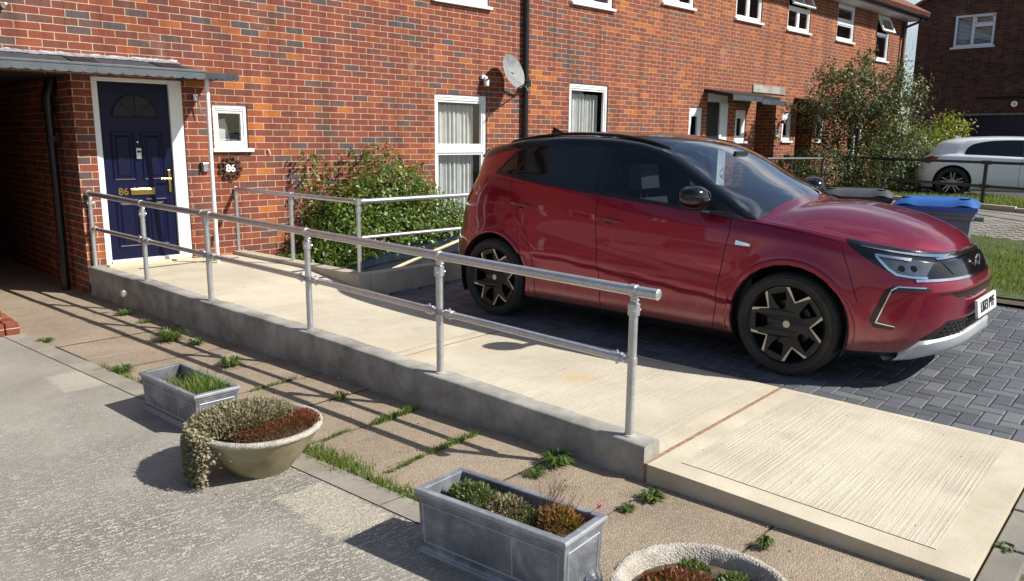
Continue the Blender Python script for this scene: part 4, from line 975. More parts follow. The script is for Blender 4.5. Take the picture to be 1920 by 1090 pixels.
mb.add([(x0,FY,zB),(x1,FY,zB),(x1+.0,CF,zF),(x0,CF,zF),(x0,FY,zB-.05),(x1,FY,zB-.05),(x1,CF,zF-.05),(x0,CF,zF-.05)], [(0,1,2,3),(7,6,5,4),(3,2,6,7),(0,3,7,4),(1,0,4,5),(2,1,5,6)])
CN = mb.build('canopy', 'felt', hA)
mb = MB()
for xa in (2.40, 3.22): 
    mb = MB(); q = [(xa+.02,8.86,2.440),(xa+.27,8.86,2.440),(xa+.20,8.262,2.339),(xa-.05,8.262,2.339)]; mb.quad(*q); mb.build('roof_patch', 'blackfelt', CN, recalc=False)
mb = MB(); mb.box((x0,CF-.018,zF-.012),(x1+.02,CF+.03,zF+.012)); mb.build('front_trim', 'scallop', CN, bevel=.004)
scallop_edge(x0, x1+.01, zF-.012, 2.268, CF-.012, parent=CN)
scallop_edge(3.56, 3.93, 2.318, 2.272, CF-.008, pitch=.06, name='fascia_end', parent=CN, mat='felt')
mb = MB(); mb.add([(x1,FY,zB),(x1+.012,FY,zB),(x1+.012,CF,zF),(x1,CF,zF),(x1,FY,zB-.16),(x1+.012,FY,zB-.16),(x1+.012,CF,zF-.06),(x1,CF,zF-.06)], [(0,1,2,3),(7,6,5,4),(3,2,6,7),(0,3,7,4),(1,0,4,5),(2,1,5,6)]); mb.build('side_cheek', 'felt', CN)
# crumpled lead flashing along the wall
mb = MB(); n = 110; vs = []; rr = random.Random(8)
for i in range(n+1):
    x = lerp(.2, 3.60, i/n); a = rr.uniform(-.006,.006)
    vs += [(x,FY-.004,zB+.030+rr.uniform(-.006,.006)),(x,FY-.012,zB+.018+a),(x,FY-.03,zB+.006+a),(x,FY-.08,zB-.006+rr.uniform(0,.006)),(x,FY-.115+rr.uniform(-.02,.02),zB-.015+rr.uniform(.0,.004))]
mb.add(vs, [(i*5+j, i*5+j+1, (i+1)*5+j+1, (i+1)*5+j) for i in range(n) for j in range(4)]); mb.build('lead_flashing', 'lead', CN, smooth=True, angle=25)
mb = MB(); mb.box((1.3,8.25,2.262),(3.56,8.285,2.31)); mb.box((1.3,8.3,2.30),(3.54,8.98,2.312)); mb.build('canopy_soffit', 'upvc_dull', CN)
mb = MB(); mb.box((3.575,8.232,2.276),(3.925,8.998,2.304)); mb.build('flat_extension', 'felt', CN)
mb = MB(); mb.tube([(3.70,8.50,.27),(3.66,8.42,1.3),(3.640,8.36,2.29)], .0225, 12); mb.build('canopy_post', 'white', hA, smooth=True)
# drain pipe on the party line with brackets
def pipe(parent, x, y, z0, z1, r=.036, br=(1.0,2.6,4.2), mat='blackpipe', name='drain_pipe'):
    mb = MB(); mb.tube([(x,y,z0),(x,y,z1)], r, 16)
    for z in br: mb.tube([(x,y,z-.03),(x,y,z-.026),(x,y,z+.026),(x,y,z+.03)], [r,r*1.25,r*1.25,r], 16); mb.box((x-r*1.9,y+.01,z-.012),(x+r*1.9,FY+.0,z+.012))
    return mb.build(name, mat, parent, smooth=True)
pipe(hA, 8.985, 8.94, .1, 5.2, .042)
mb = MB(); mb.tube([(2.415,9.50,0),(2.415,9.50,2.1)], .045, 16)
for z in (1.62, 1.72): mb.tube([(2.415,9.50,z-.02),(2.415,9.50,z+.02)], .058, 16)
mb.box((2.40,9.43,1.60),(2.51,9.57,1.66)); mb.tube([(2.415,9.50,1.9),(2.415,9.50,2.05),(2.47,9.5,2.25)], .06, 14); mb.build('drain_pipe', 'blackpipe', hA, smooth=True)
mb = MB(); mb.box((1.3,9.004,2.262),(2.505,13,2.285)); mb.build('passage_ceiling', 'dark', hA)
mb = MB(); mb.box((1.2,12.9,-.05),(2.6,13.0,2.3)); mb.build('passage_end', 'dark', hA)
mb = MB(); mb.box((2.505,8.997,.04),(2.56,8.965,.12)); mb.build('air_brick', 'plastic_black', hA)
# porch light bracket / old wall fitting by the door
mb = MB(); mb.tube([(3.77,8.985,2.12),(3.77,8.94,2.10),(3.79,8.92,2.0),(3.80,8.93,1.9)], [.004,.008,.010,.004], 8); mb.box((3.75,8.985,2.06),(3.80,9.0,2.13)); tag(mb.build('wall_bracket', 'silver', smooth=True), 'old metal wall bracket in the shade right of the blue door', 'bracket')
# key safe, house number plaque, camera, dish, vent stub
t = empty('key_safe', (3.80,9,1.32), 'small grey key safe on the brick wall right of the blue door', 'key safe')
mb = MB(); mb.box((3.775,8.965,1.265),(3.865,9.0,1.375)); mb.build('case', 'plastic_black', t, bevel=.006)
mb = MB(); mb.box((3.80,8.955,1.27),(3.860,8.966,1.37)); mb.build('cover', 'silver', t, bevel=.006)
t = empty('house_plaque', (4.13,9,1.30), 'rusty scrolled iron plaque with white number 86 below the small window', 'house number')
mb = MB()
for k in range(9):
    a = k*math.pi/4.5; cx_, cz_ = 4.13+.112*math.cos(a), 1.30+.112*math.sin(a); pth = []
    for j in range(15):
        b = a+2.4+j*.42; rr_ = .046*(1-j/18); pth.append((cx_+rr_*math.cos(b), 8.978, cz_+rr_*math.sin(b)))
    mb.tube(pth, .0125, 6)
pth = [(4.13+.068*math.cos(j*.33), 8.98, 1.30+.068*math.sin(j*.33)) for j in range(20)]; mb.tube(pth, .006, 6); mb.build('scrollwork', 'rust', t, smooth=True)
n = 20; mb = MB(); mb.add([(4.13+.066*math.cos(6.2832*j/n), 8.986, 1.30+.052*math.sin(6.2832*j/n)) for j in range(n)], [tuple(range(n))]); mb.build('backplate', 'rust', t, recalc=False)
text_mesh('86', .115, .004, 'plaque_number', 'white', t, Matrix.Translation((4.13,8.977,1.30)) @ Matrix.Rotation(R(90), 4, 'X'), .003)
t = empty('security_camera', (8.13,9,2.52), 'small white security camera on the wall left of the satellite dish', 'camera')
mb = MB(); mb.box((8.08,8.955,2.54),(8.15,9.0,2.60)); mb.build('mount', 'plastic_white', t, bevel=.006)
mb = MB(); mb.tube([(8.14,8.95,2.56),(8.125,8.91,2.515),(8.12,8.90,2.44)], [.032,.040,.034], 14); mb.build('body', 'plastic_white', t, smooth=True)
mb = MB(); mb.tube([(8.11,8.875,2.53),(8.105,8.862,2.53)], .016, 12); mb.build('lens', 'plastic_black', t, smooth=True)
t = empty('satellite_dish', (8.97,8.9,2.58), 'weathered grey satellite dish bracketed to the black drain pipe', 'satellite dish')
dc = Vector((8.60,8.66,2.64)); nrm = Vector((.12,-.93,.34)).normalized(); ax = nrm.cross(Vector((0,0,1))).normalized(); ay = ax.cross(nrm)
dc = Vector((8.50,8.74,2.66)); mb = MB(); vs = []; rings_ = 8; n = 36
for i in range(rings_+1):
    r_ = i/rings_
    for k in range(n):
        a = 2*math.pi*k/n; vs.append(dc+ax*(.235*r_*math.cos(a))+ay*(.265*r_*math.sin(a))+nrm*(.055*r_*r_-.03))
mb.add(vs, [(i*n+k, i*n+(k+1) % n, (i+1)*n+(k+1) % n, (i+1)*n+k) for i in range(rings_) for k in range(n)])

mb.build('reflector', 'dish', t, smooth=True, recalc=False)
mb = MB(); e0 = dc+ay*-.26+nrm*.02; mb.tube([Vector((8.985,8.90,2.54)), Vector((8.90,8.80,2.53)), dc-nrm*.04], .017, 8); mb.tube([Vector((8.95,8.85,2.50)), e0, e0+nrm*.22], .009, 8); mb.box((8.93,8.87,2.47),(9.03,8.93,2.58)); mb.build('arm', 'blackpipe', t, smooth=True)
mb = MB(); mb.tube([(8.90,8.86,2.47),(8.93,8.84,2.41),(9.0,8.86,2.40),(9.05,8.93,2.46)], .006, 6); mb.build('cable', 'silver', t, smooth=True)
mb = MB(); mb.tube([(1.98,9.0,2.87),(1.98,8.94,2.86)], .018, 10); mb.tube([(1.995,8.97,2.88),(2.0,8.93,2.885)], .012, 8); tag(mb.build('wall_hook', 'silver', smooth=True), 'small metal fixing on the brick wall above the canopy, top left', 'hook')
mb = MB(); mb.tube([(4.62,9.0,1.52),(4.63,8.975,1.50),(4.64,8.975,1.46)], .006, 6); tag(mb.build('wall_plug', 'plastic_white'), 'tiny white cable end on the wall right of the small window', 'cable')
# roofs, eaves
def eaves(parent, x0, x1, end=False):
    mb = MB(); mb.add([(x0,8.5,5.20),(x1,8.5,5.20),(x1,13.2,7.9),(x0,13.2,7.9),(x0,8.5,5.17),(x1,8.5,5.17),(x1,13.2,7.85),(x0,13.2,7.85)], [(0,1,2,3),(7,6,5,4),(3,2,6,7),(0,3,7,4),(1,0,4,5),(2,1,5,6)])
    r_ = mb.build('roof', 'tile', parent)
    mb = MB(); k = int((x1-x0)/.16)
    for i in range(k):
        xa = x0+i*(x1-x0)/k; xb = x0+(i+.62)*(x1-x0)/k; mb.tube([((xa+xb)/2,8.47,5.21),((xa+xb)/2,10.4,6.32)], .06, 8)
    mb.build('tile_course', 'tile', r_, smooth=True)
    mb = MB(); mb.box((x0,8.62,5.06),(x1-.1,8.66,5.20)); mb.box((x0,8.66,5.06),(x1-.1,9.0,5.075)); mb.build('fascia', 'upvc', parent)
    mb = MB(); mb.tube([(x0,8.56,5.14),(x1,8.56,5.13)], .05, 12); mb.build('gutter', 'blackpipe', parent, smooth=True)
eaves(hA, 1.3, 9.0)
# ---- neighbour at the left with projecting brick pier
hL = empty('terraced_house', (-2,9,0), 'red brick terraced house left of the passage, with a pier on a brick plinth', 'house')
wall_block('wall', hL, -9.0, 1.3, -.1, 5.25, 13.0, [(-3.4,-2.4,.9,2.3),(-6.4,-5.4,3.4,4.7),(-1.4,-.5,.1,2.1)])
window(hL, -3.4,-2.4,.9,2.3); window(hL, -6.4,-5.4,3.4,4.7,cols=2)
mb = MB(); mb.box((-1.35,9.03,.1),(-.55,9.08,2.08)); mb.build('door', 'plastic_white', hL)
eaves(hL, -9.0, 1.3)
mb = MB(); mb.box((.75,7.62,.13),(1.425,7.90,2.3)); mb.build('pier', 'brick', hL)
mb = MB(); rr = random.Random(9)
for i in range(9):
    x = 1.525-i*.112; mb.box((x-.104,7.50,.0),(x,7.61,.115))
for i in range(4):
    y = 7.615+i*.112; mb.box((1.42,y,.0),(1.525,y+.104,.115))
mb.build('plinth', 'brick_yz', hL, bevel=.012)
# ---- house B and C
hB = empty('terraced_house', (12.8,9,0), 'middle brick terraced house with net curtained window, behind the red car', 'house')
g2 = (10.08,11.10,1.1,2.60); u2 = (10.10,11.15,3.88,5.02); u3 = (12.60,13.63,4.17,5.02); u4 = (15.18,16.25,4.17,5.02)
s1 = (13.66,14.13,1.66,2.32); s2 = (15.42,15.86,1.66,2.32); dB = (14.30,15.10,.4,2.62); ps = (16.27,17.18,-.1,2.61)
wall_block('wall', hB, 9.0, 16.27, -.1, 5.25, 13.0, [g2, u2, u3, u4, s1, s2, dB+(.10,)])
mb = MB(); mb.box((16.27,9.0,2.61),(16.76,12.9,5.25)); mb.build('wall', 'brick', hB)
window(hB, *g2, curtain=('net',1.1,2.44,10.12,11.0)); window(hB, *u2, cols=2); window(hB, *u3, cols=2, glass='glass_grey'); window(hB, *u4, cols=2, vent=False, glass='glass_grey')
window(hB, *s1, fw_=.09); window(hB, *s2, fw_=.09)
eaves(hB, 9.0, 16.76)
mb = MB(); mb.box((14.32,9.03,.4),(14.80,9.08,2.45)); mb.build('door', 'plastic_black', hB)
mb = MB(); mb.box((14.30,9.02,2.45),(15.10,9.07,2.62)); mb.box((14.80,9.0,.4),(15.10,9.06,2.45)); mb.build('door_frame', 'upvc', hB)
def porch(parent, x0, x1, xm, z, name='canopy'):
    mb = MB(); CFy = 8.35
    mb.add([(x0,FY,z+.12),(x1,FY,z+.12),(x1,CFy,z),(x0,CFy,z),(x0,FY,z+.05),(x1,FY,z+.05),(x1,CFy,z-.07),(x0,CFy,z-.07)], [(0,1,2,3),(7,6,5,4),(3,2,6,7),(0,3,7,4),(1,0,4,5),(2,1,5,6)])
    c_ = mb.build(name, 'blackfelt', parent)
    scallop_edge(x0, xm, z-.02, z-.10, CFy-.012, parent=c_, mat='felt'); scallop_edge(xm, x1+.25, z-.06, z-.14, CFy-.014, parent=c_, mat='felt')
    return c_
porch(hB, 14.15, 16.1, 15.3, 2.58)
mb = MB(); mb.box((16.05,8.975,2.72),(17.5,8.999,2.88)); mb.build('cement_patch', 'kerb', hB)
hC = empty('terraced_house', (20.6,9,0), 'far end brick terraced house with open top windows and white eaves', 'house')
u5 = (17.42,18.53,4.17,5.02); u6 = (19.97,20.98,4.17,5.06); u7 = (22.44,23.30,3.87,5.06); s3 = (17.51,17.96,1.68,2.33); s4 = (19.24,19.69,1.68,2.33); dC = (18.20,19.08,.3,2.60)
wall_block('wall', hC, 17.18, 24.55, -.1, 5.25, 13.0, [u5,u6,u7,s3,s4,dC+(.5,),(21.2,22.1,.9,2.3)])
mb = MB(); mb.box((16.76,9.0,2.61),(17.18,12.9,5.25)); mb.build('wall', 'brick', hC)
window(hC, *u5, cols=2, transom=4.66, open_top=True, glass='glass_grey', vent=False); window(hC, *u6, transom=4.62, trans_h=.12, glass='glass_grey'); window(hC, *u7, transom=4.55, open_top=True, glass='glass_grey', vent=True)
window(hC, *s3, fw_=.09); window(hC, *s4, fw_=.09); window(hC, 21.2,22.1,.9,2.3, cols=2)
eaves(hC, 16.76, 24.75)
mb = MB(); mb.box((18.2,9.45,.3),(19.08,9.5,2.6)); mb.build('door', 'dark', hC)
porch(hC, 18.02, 19.9, 18.9, 2.56)
pipe(hC, 24.15, 8.93, .4, 5.0, .036, br=(2.0,3.6,4.6)); mb = MB(); mb.tube([(24.4,8.56,5.12),(24.35,8.62,5.0),(24.15,8.93,4.85)], .036, 10); mb.build('swan_neck', 'blackpipe', hC, smooth=True)
mb = MB(); mb.box((16.2,12.85,-.1),(17.25,12.9,2.7)); mb.build('passage_end', 'brick', hC)
mb = MB(); mb.box((16.2,9.005,2.59),(17.25,12.9,2.615)); mb.build('passage_ceiling', 'dark', hC)
mb = MB(); mb.tube([(16.36,9.15,0),(16.36,9.15,2.55)], .05, 12); mb.build('drain_pipe', 'blackpipe', hC, smooth=True)
# small things on the far walls
def wallbox(name, a, b, mat, label, cat): mb = MB(); mb.box(a, b); tag(mb.build(name, mat, bevel=.004), label, cat)
M['green'] = simple('green enamel', (.05,.16,.08), .5); M['palegreen'] = simple('pale green plaque', (.40,.50,.42), .5)
wallbox('number_plaque', (15.60,8.97,2.40), (15.80,9.0,2.56), 'green', 'small green wreath plaque above the second small window', 'plaque')
wallbox('number_plaque', (17.18,8.97,1.95-.18), (17.36,9.0,1.95), 'palegreen', 'pale green plaque right of the far passage', 'plaque')
mb = MB(); mb.lathe([(0,-.11),(.07,-.08),(.11,0),(.10,.08),(0,.10)], (17.62,8.85,1.27), 14, .1); mb.tube([(17.62,8.95,1.3),(17.62,8.85,1.36)], .02, 6)
o = mb.build('hanging_basket', 'bark', smooth=True); tag(o, 'dark empty hanging basket below the far small window', 'basket')
mb = MB(); mb.tube([(17.40,8.97,2.10),(17.38,8.90,2.12),(17.38,8.86,2.06)], [.03,.05,.02], 8); tag(mb.build('wall_lamp', 'plastic_black', smooth=True), 'small black wall lamp by the far passage', 'lamp')
# ---- far building facing the street end
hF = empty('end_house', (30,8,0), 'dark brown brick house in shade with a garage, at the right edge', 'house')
def farwall():
    X = 28.0; yl = 9.93; yr = -6; z1 = 6.05; gar = (3.6, 8.60, .5, 2.52); win = (7.70, 8.83, 4.62, 5.58)
    holes = [gar, win]; ys_ = sorted({yr, yl, *[h[0] for h in holes], *[h[1] for h in holes]}); zs_ = sorted({0, z1, *[h[2] for h in holes], *[h[3] for h in holes]})
    mb = MB()
    for a, b in zip(ys_, ys_[1:]):
        for c_, d in zip(zs_, zs_[1:]):
            if any(h[0] < (a+b)/2 < h[1] and h[2] < (c_+d)/2 < h[3] for h in holes): continue
            mb.quad((X,b,c_),(X,a,c_),(X,a,d),(X,b,d))
    for a, b, c_, d in holes:
        e = X+.12; mb.quad((X,a,c_),(e,a,c_),(e,a,d),(X,a,d)); mb.quad((X,b,d),(e,b,d),(e,b,c_),(X,b,c_)); mb.quad((X,a,d),(e,a,d),(e,b,d),(X,b,d))
    mb.quad((X,yr,z1),(X,yl,z1),(X+8,yl,z1),(X+8,yr,z1)); mb.quad((X+8,yr,0),(X+8,yr,z1),(X+8,yl,z1),(X+8,yl,0))
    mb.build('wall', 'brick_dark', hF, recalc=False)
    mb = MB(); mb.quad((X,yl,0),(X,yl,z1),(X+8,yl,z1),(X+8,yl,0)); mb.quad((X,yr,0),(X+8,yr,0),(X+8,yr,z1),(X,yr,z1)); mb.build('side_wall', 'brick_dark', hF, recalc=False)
    M['navy'] = simple('navy garage door', (.010,.016,.045), .35, var=.1)
    mb = MB(); mb.quad((X+.1,gar[1],gar[2]),(X+.1,gar[0],gar[2]),(X+.1,gar[0],gar[3]),(X+.1,gar[1],gar[3]))
    mb.build('garage_door', 'navy', hF, recalc=False)
    mb = MB(); mb.box((X-.02,gar[0]-.05,gar[3]),(X+.1,gar[1]+.05,gar[3]+.05)); mb.build('lintel_strip', 'kerb', hF)
    mb = MB(); mb.box((X-.03,yr,3.02),(X+.0,gar[1]-.6,3.07)); mb.build('string_course', 'dark', hF)
    a, b, c_, d = win; f = MB(); x0, x1 = X+.01, X+.07; e = .07; ym = lerp(a, b, .53)
    f.box((x0,a,c_),(x1,a+e,d)); f.box((x0,b-e,c_),(x1,b,d)); f.box((x0,a+e,c_),(x1,b-e,c_+e)); f.box((x0,a+e,d-e),(x1,b-e,d)); f.box((x0,ym-.04,c_+e),(x1,ym+.04,d-e)); f.box((x0,a+e,lerp(c_,d,.60)),(x1,ym-.04,lerp(c_,d,.68)))
    W_ = f.build('window', 'upvc', hF, bevel=.01)
    s_ = MB(); s_.box((X-.08,a-.06,c_-.06),(X+.05,b+.06,c_)); s_.build('sill', 'upvc', W_)
    rot = Matrix.Rotation(R(-14), 3, 'Y'); s_ = MB()
    za, zb = lerp(c_,d,.68), d-.03; piv = (X-.01,0,zb)
    for p_, q_ in (((X-.05,a+.02,za),(X-.01,ym-.03,za+.055)),((X-.05,a+.02,zb-.055),(X-.01,ym-.03,zb)),((X-.05,a+.02,za),(X-.01,a+.075,zb)),((X-.05,ym-.085,za),(X-.01,ym-.03,zb))): s_.box(p_, q_, rot=rot, piv=piv)
    s_.build('open_sash', 'upvc', W_)
    p = MB(); p.quad((X+.05,b,c_),(X+.05,a,c_),(X+.05,a,d),(X+.05,b,d)); p.build('pane', 'glass', W_, recalc=False)
    bl = MB()
    for k in range(22): z = c_+.06+k*.04; bl.box((X+.10,a+.1,z),(X+.13,b-.08,z+.018))
    bl.build('blind', 'curtain', W_, recalc=False)
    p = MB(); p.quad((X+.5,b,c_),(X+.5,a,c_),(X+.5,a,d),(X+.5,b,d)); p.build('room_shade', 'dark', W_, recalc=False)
    # roof: gable rising to the right, dark verge
    mb = MB(); mb.add([(X-.15,yl+.2,z1-.05),(X-.15,2.0,z1+4.2),(X+8,2.0,z1+4.2),(X+8,yl+.2,z1-.05)], [(0,1,2,3)]); mb.add([(X-.15,yl+.2,z1-.15),(X-.15,2.0,z1+4.1),(X-.15,2.0,z1+4.2),(X-.15,yl+.2,z1-.05)], [(0,1,2,3)])
    mb.build('roof', 'tile', hF)
    mb = MB(); mb.add([(X-.01,yl,z1),(X-.01,yr,z1),(X-.01,2.0,z1+4.1)], [(0,1,2)]); mb.build('gable', 'brick_dark', hF, recalc=False)
    mb = MB(); mb.tube([(X-.02,6.92,2.84),(X-.12,6.90,2.84)], .09, 12); mb.tube([(X-.12,6.90,2.84),(X-.14,6.90,2.84)], .05, 10); mb.build('wall_light', 'silver', hF, smooth=True)
farwall()
# ================================================================ CARS
def carpaint(name, c, flake=.35, rough=.32):
    n = NT(name); o = n.coord()
    dirt_z = n.new('ShaderNodeSeparateXYZ'); n.l.new(o, dirt_z.inputs[0])
    mr = n.new('ShaderNodeMapRange'); n.l.new(n.math('ADD', dirt_z.outputs['Z'], n.math('MULTIPLY', n.noise(o, 7, 5, .7), .22)), mr.inputs[0])
    mr.inputs[1].default_value = .60; mr.inputs[2].default_value = .28; mr.inputs[3].default_value = 0; mr.inputs[4].default_value = .80
    base = n.mix(n.math('MULTIPLY', mr.outputs[0], n.noise(o, 40, 4, .7)), c, (.36,.30,.24))
    spk = n.ramp(n.noise(o, 95, 3, .6), [(.70, 0.0), (.76, .5)])
    base = n.mix(n.math('MULTIPLY', spk, mr.outputs[0]), base, (.45,.38,.32))
    n.set(Base_Color=base, Metallic=flake, Roughness=rough, Coat_Weight=.9, Coat_Roughness=n.math('ADD', n.math('MULTIPLY', mr.outputs[0], .35), .035), Coat_IOR=1.5)
    return n.m
M['red_paint'] = carpaint('metallic ruby red paint', (.25,.0012,.026), .60, .28)
M['white_paint'] = carpaint('white car paint', (.85,.87,.88), .0, .35)
M['gloss_black'] = simple('gloss black paint', (.004,.004,.005), .16, var=0, coat=.5, spec=.35)
M['satin_black'] = simple('satin black trim', (.012,.012,.013), .38, var=.1)
M['car_glass'] = glassmat('car glass', tint=(.72,.79,.80), f0=.02, refl=1.0, rough=.01)
M['screen_glass'] = glassmat('windscreen glass', tint=(.6,.68,.68), f0=.26, refl=1.6, rough=.01)
M['tyre'] = simple('tyre rubber', (.026,.025,.024), .8, var=.35, bump=.3)
M['alloy_black'] = simple('black alloy', (.012,.012,.013), .35, .3, var=.1)
M['alloy_cut'] = simple('machined alloy', (.46,.42,.37), .35, .6, var=.15)
M['seat'] = simple('seat fabric', (.03,.034,.042), .8, var=.2)
M['chrome'] = simple('chrome', (.75,.76,.78), .12, 1.0, var=0)
M['lens'] = simple('clear lamp lens', (.13,.14,.155), .08, .6, var=.3, vscale=25, coat=1.0)
M['tail_red'] = simple('red tail lamp', (.22,.004,.006), .1, var=0, coat=1)
M['tail_dark'] = simple('smoked tail lamp', (.03,.002,.003), .08, var=0, coat=1)
M['skid'] = simple('silver skid plate', (.62,.64,.66), .35, .5, var=.05)
M['liner'] = simple('wheel arch liner', (.004,.004,.004), .9, var=0)

def sstep(a, b, x):
    t = max(0, min(1, (x-a)/(b-a))); return t*t*(3-2*t)
def build_car(root, P):
    """hull = stack of plan outlines wrapped tail->side->nose, plus greenhouse rows from the belt line to the roof centre"""
    zb = smooth_interp(P['belt']); zE = smooth_interp(P['edge']); zT = smooth_interp(P['wtop']); crown = smooth_interp(P['crown']); W0 = P['W']
    n_, m_ = P['nm']
    def plan(phi, w, Lf, Lr):
        c, s_ = math.cos(phi), math.sin(phi); L = Lf if c >= 0 else Lr; nn = n_[0] if c >= 0 else n_[1]
        return math.copysign(L*abs(c)**(2/nn), c), w*abs(s_)**(2/m_)
    # arclength-uniform phi samples
    NU = P.get('NU', 210)
    raw = [math.pi*(1-i/6000) for i in range(6001)]; pts = [plan(p, W0, P['L'][0], P['L'][1]) for p in raw]; acc = [0]
    for a, b in zip(pts, pts[1:]): acc.append(acc[-1]+math.hypot(b[0]-a[0], b[1]-a[1]))
    phis = []; j = 0
    for i in range(NU+1):
        tgt = acc[-1]*i/NU
        while j < 6000 and acc[j] < tgt: j += 1
        phis.append(raw[j])
    K = P['keys']   # (z or None, dw, dLf, dLr)
    NH = P.get('NH', 34)
    nk = len(K)-1
    zkeys = [k[0] for k in K]
    fdw = smooth_interp([(i/nk, K[i][1]) for i in range(nk+1)]); fLf = smooth_interp([(i/nk, K[i][2]) for i in range(nk+1)]); fLr = smooth_interp([(i/nk, K[i][3]) for i in range(nk+1)])
    def hull(phi, v):
        x, y = plan(phi, W0+fdw(v), P['L'][0]+fLf(v), P['L'][1]+fLr(v))
        bz = zb(x); kk = v*nk; i = min(int(kk), nk-1); t_ = kk-i
        za = zkeys[i] if zkeys[i] is not None else None
        def kz(i):
            if i == nk: return bz
            if zkeys[i] < 0: return lerp(abs(zkeys[i]), bz, .62)
            return zkeys[i]
        z = lerp(kz(i), kz(i+1), t_)
        # door crease and arch flares
        if 'crease' in P: 
            y += P['crease'](x, z)
        for ax_ in P['axles']:
            r_ = math.hypot(x-ax_, z-P['rw']); y += P.get('flare', .014)*math.exp(-((r_-P['arch']-.03)/.07)**2)*(1 if y > .5 else 0)
        return x, y, z
    rows = []  # rows[r][i]
    for r in range(NH+1): rows.append([hull(p, r/NH) for p in phis])
    belt = rows[-1]
    NG, NE, NR = 8, 3, 16
    yat = lambda yb, zbv, z: yb-.018-P.get('tumble', .40)*max(0, z-zbv)
    top = []
    for i, (x, yb, bz) in enumerate(belt):
        e = max(zE(x), bz+.004); t_ = min(zT(x), e-.004)
        t_ = max(t_, bz+.002)
        f_ = min(1, yb/.55)
        yT = yat(yb, bz, t_) if yb > .05 else yb*.99
        yT = max(yT, yb*.62); yE = max(yat(yb, bz, e)-.022, yb*.60)
        yT = min(yT, yb*.998); yE = min(yE, yT*.995)
        colr = []
        for k in range(1, NG+1):
            q = k/NG; colr.append((x, lerp(yb-(.012 if yb > .3 else 0), yT, q) if k < NG else yT, lerp(bz+.004, t_, q)+0.0))
        for k in range(1, NE+1):
            q = k/NE; colr.append((x, lerp(yT, yE, q)+.010*math.sin(q*math.pi), lerp(t_, e, q)))
        sh = P['shift']*sstep(2.0, 1.2, x)*sstep(-1.9, -1.2, x)*1.0
        for k in range(1, NR+1):
            q = 1-k/NR; y = yE*q; xx = x-sh*(1-q*q)
            z = zE(xx) if x > -1.8 else zE(x)
            z = max(z, e) if xx < .3 or x < 1.0 else max(z, e)
            cr = crown(x)*(1-abs(q)**2.6)
            colr.append((x, y, z+cr))
        top.append(colr)
    ncol = NH+1+NG+NE+NR
    grid = [[rows[r][i] for r in range(NH+1)]+top[i] for i in range(NU+1)]
    bm = bmesh.new(); V = [[bm.verts.new(p) for p in c] for c in grid]
    lay = bm.faces.layers.int.new('tag')
    G0, T0, R0 = NH, NH+NG, NH+NG+NE
    for i in range(NU):
        for r in range(ncol-1):
            a, b, c_, d = V[i][r], V[i+1][r], V[i+1][r+1], V[i][r+1]
            try: f = bm.faces.new((a, d, c_, b))
            except ValueError: continue
            x = sum(v.co.x for v in f.verts)/4; z = sum(v.co.z for v in f.verts)/4
            tg = P['classify'](x, z, 'hull' if r < G0 else 'glass' if r < T0 else 'trim' if r < R0 else 'roof', r)
            f[lay] = tg
    bmesh.ops.remove_doubles(bm, verts=bm.verts, dist=.0006)
    def region(poly, cond, newtag):
        xs = [p[0] for p in poly]; zs = [p[1] for p in poly]; bb = (min(xs)-.02, max(xs)+.02, min(zs)-.02, max(zs)+.02)
        def sel(): 
            out = []
            for f in bm.faces:
                c = f.calc_center_median()
                if bb[0]-.05 < c.x < bb[1]+.05 and bb[2]-.05 < c.z < bb[3]+.05 and cond(f, c): out.append(f)
            return out
        n = len(poly)
        for i in range(n):
            a, b = poly[i], poly[(i+1) % n]; nn = Vector((b[1]-a[1], 0, -(b[0]-a[0])))
            if nn.length < 1e-6: continue
            L = nn.length; dirv = Vector((b[0]-a[0], 0, b[1]-a[1]))/L
            fs = [f for f in sel() if min((v.co-Vector((a[0],0,a[1]))).dot(dirv) for v in f.verts) < L+.03 and max((v.co-Vector((a[0],0,a[1]))).dot(dirv) for v in f.verts) > -.03]
            geom = list({v for f in fs for v in f.verts})+list({e for f in fs for e in f.edges})+fs
            if fs: bmesh.ops.bisect_plane(bm, geom=geom, dist=1e-5, plane_co=(a[0],0,a[1]), plane_no=nn.normalized())
        def inside(x, z):
            c = False; j = n-1
            for i in range(n):
                xi, zi = poly[i]; xj, zj = poly[j]
                if (zi > z) != (zj > z) and x < (xj-xi)*(z-zi)/(zj-zi)+xi: c = not c
                j = i
            return c
        out = []
        for f in sel():
            c = f.calc_center_median()
            if inside(c.x, c.z): out.append(f)
        if newtag is None: bmesh.ops.delete(bm, geom=out, context='FACES')
        else:
            for f in out: f[lay] = newtag
    for poly, cond, tg in P['regions']:
        region(poly, (lambda f, c, cond=cond: cond(f[lay], c)), tg)
    # wheel arches
    for ax_ in P['axles']:
        rr_ = P['arch']; poly = [(ax_+rr_*math.cos(2*math.pi*k/28), P['rw']+.01+rr_*math.sin(2*math.pi*k/28)) for k in range(28)]
        region(poly, lambda f, c: c.y > .45 and f[lay] in P['archtags'], None)
    # mirror
    geom = list(bm.verts)+list(bm.edges)+list(bm.faces)
    ret = bmesh.ops.duplicate(bm, geom=geom)
    nv = [g for g in ret['geom'] if isinstance(g, bmesh.types.BMVert)]; nf = [g for g in ret['geom'] if isinstance(g, bmesh.types.BMFace)]
    for v in nv: v.co.y = -v.co.y
    bmesh.ops.reverse_faces(bm, faces=nf)
    bmesh.ops.remove_doubles(bm, verts=[v for v in bm.verts if abs(v.co.y) < .0015], dist=.003)
    bm.normal_update(); bm.faces.ensure_lookup_table()
    bvh = BVHTree.FromBMesh(bm)
    vn = {v.index: v.normal.copy() for v in bm.verts}
    bm.verts.ensure_lookup_table(); bm.verts.index_update(); vn = [v.normal.copy() for v in bm.verts]
    made = {}
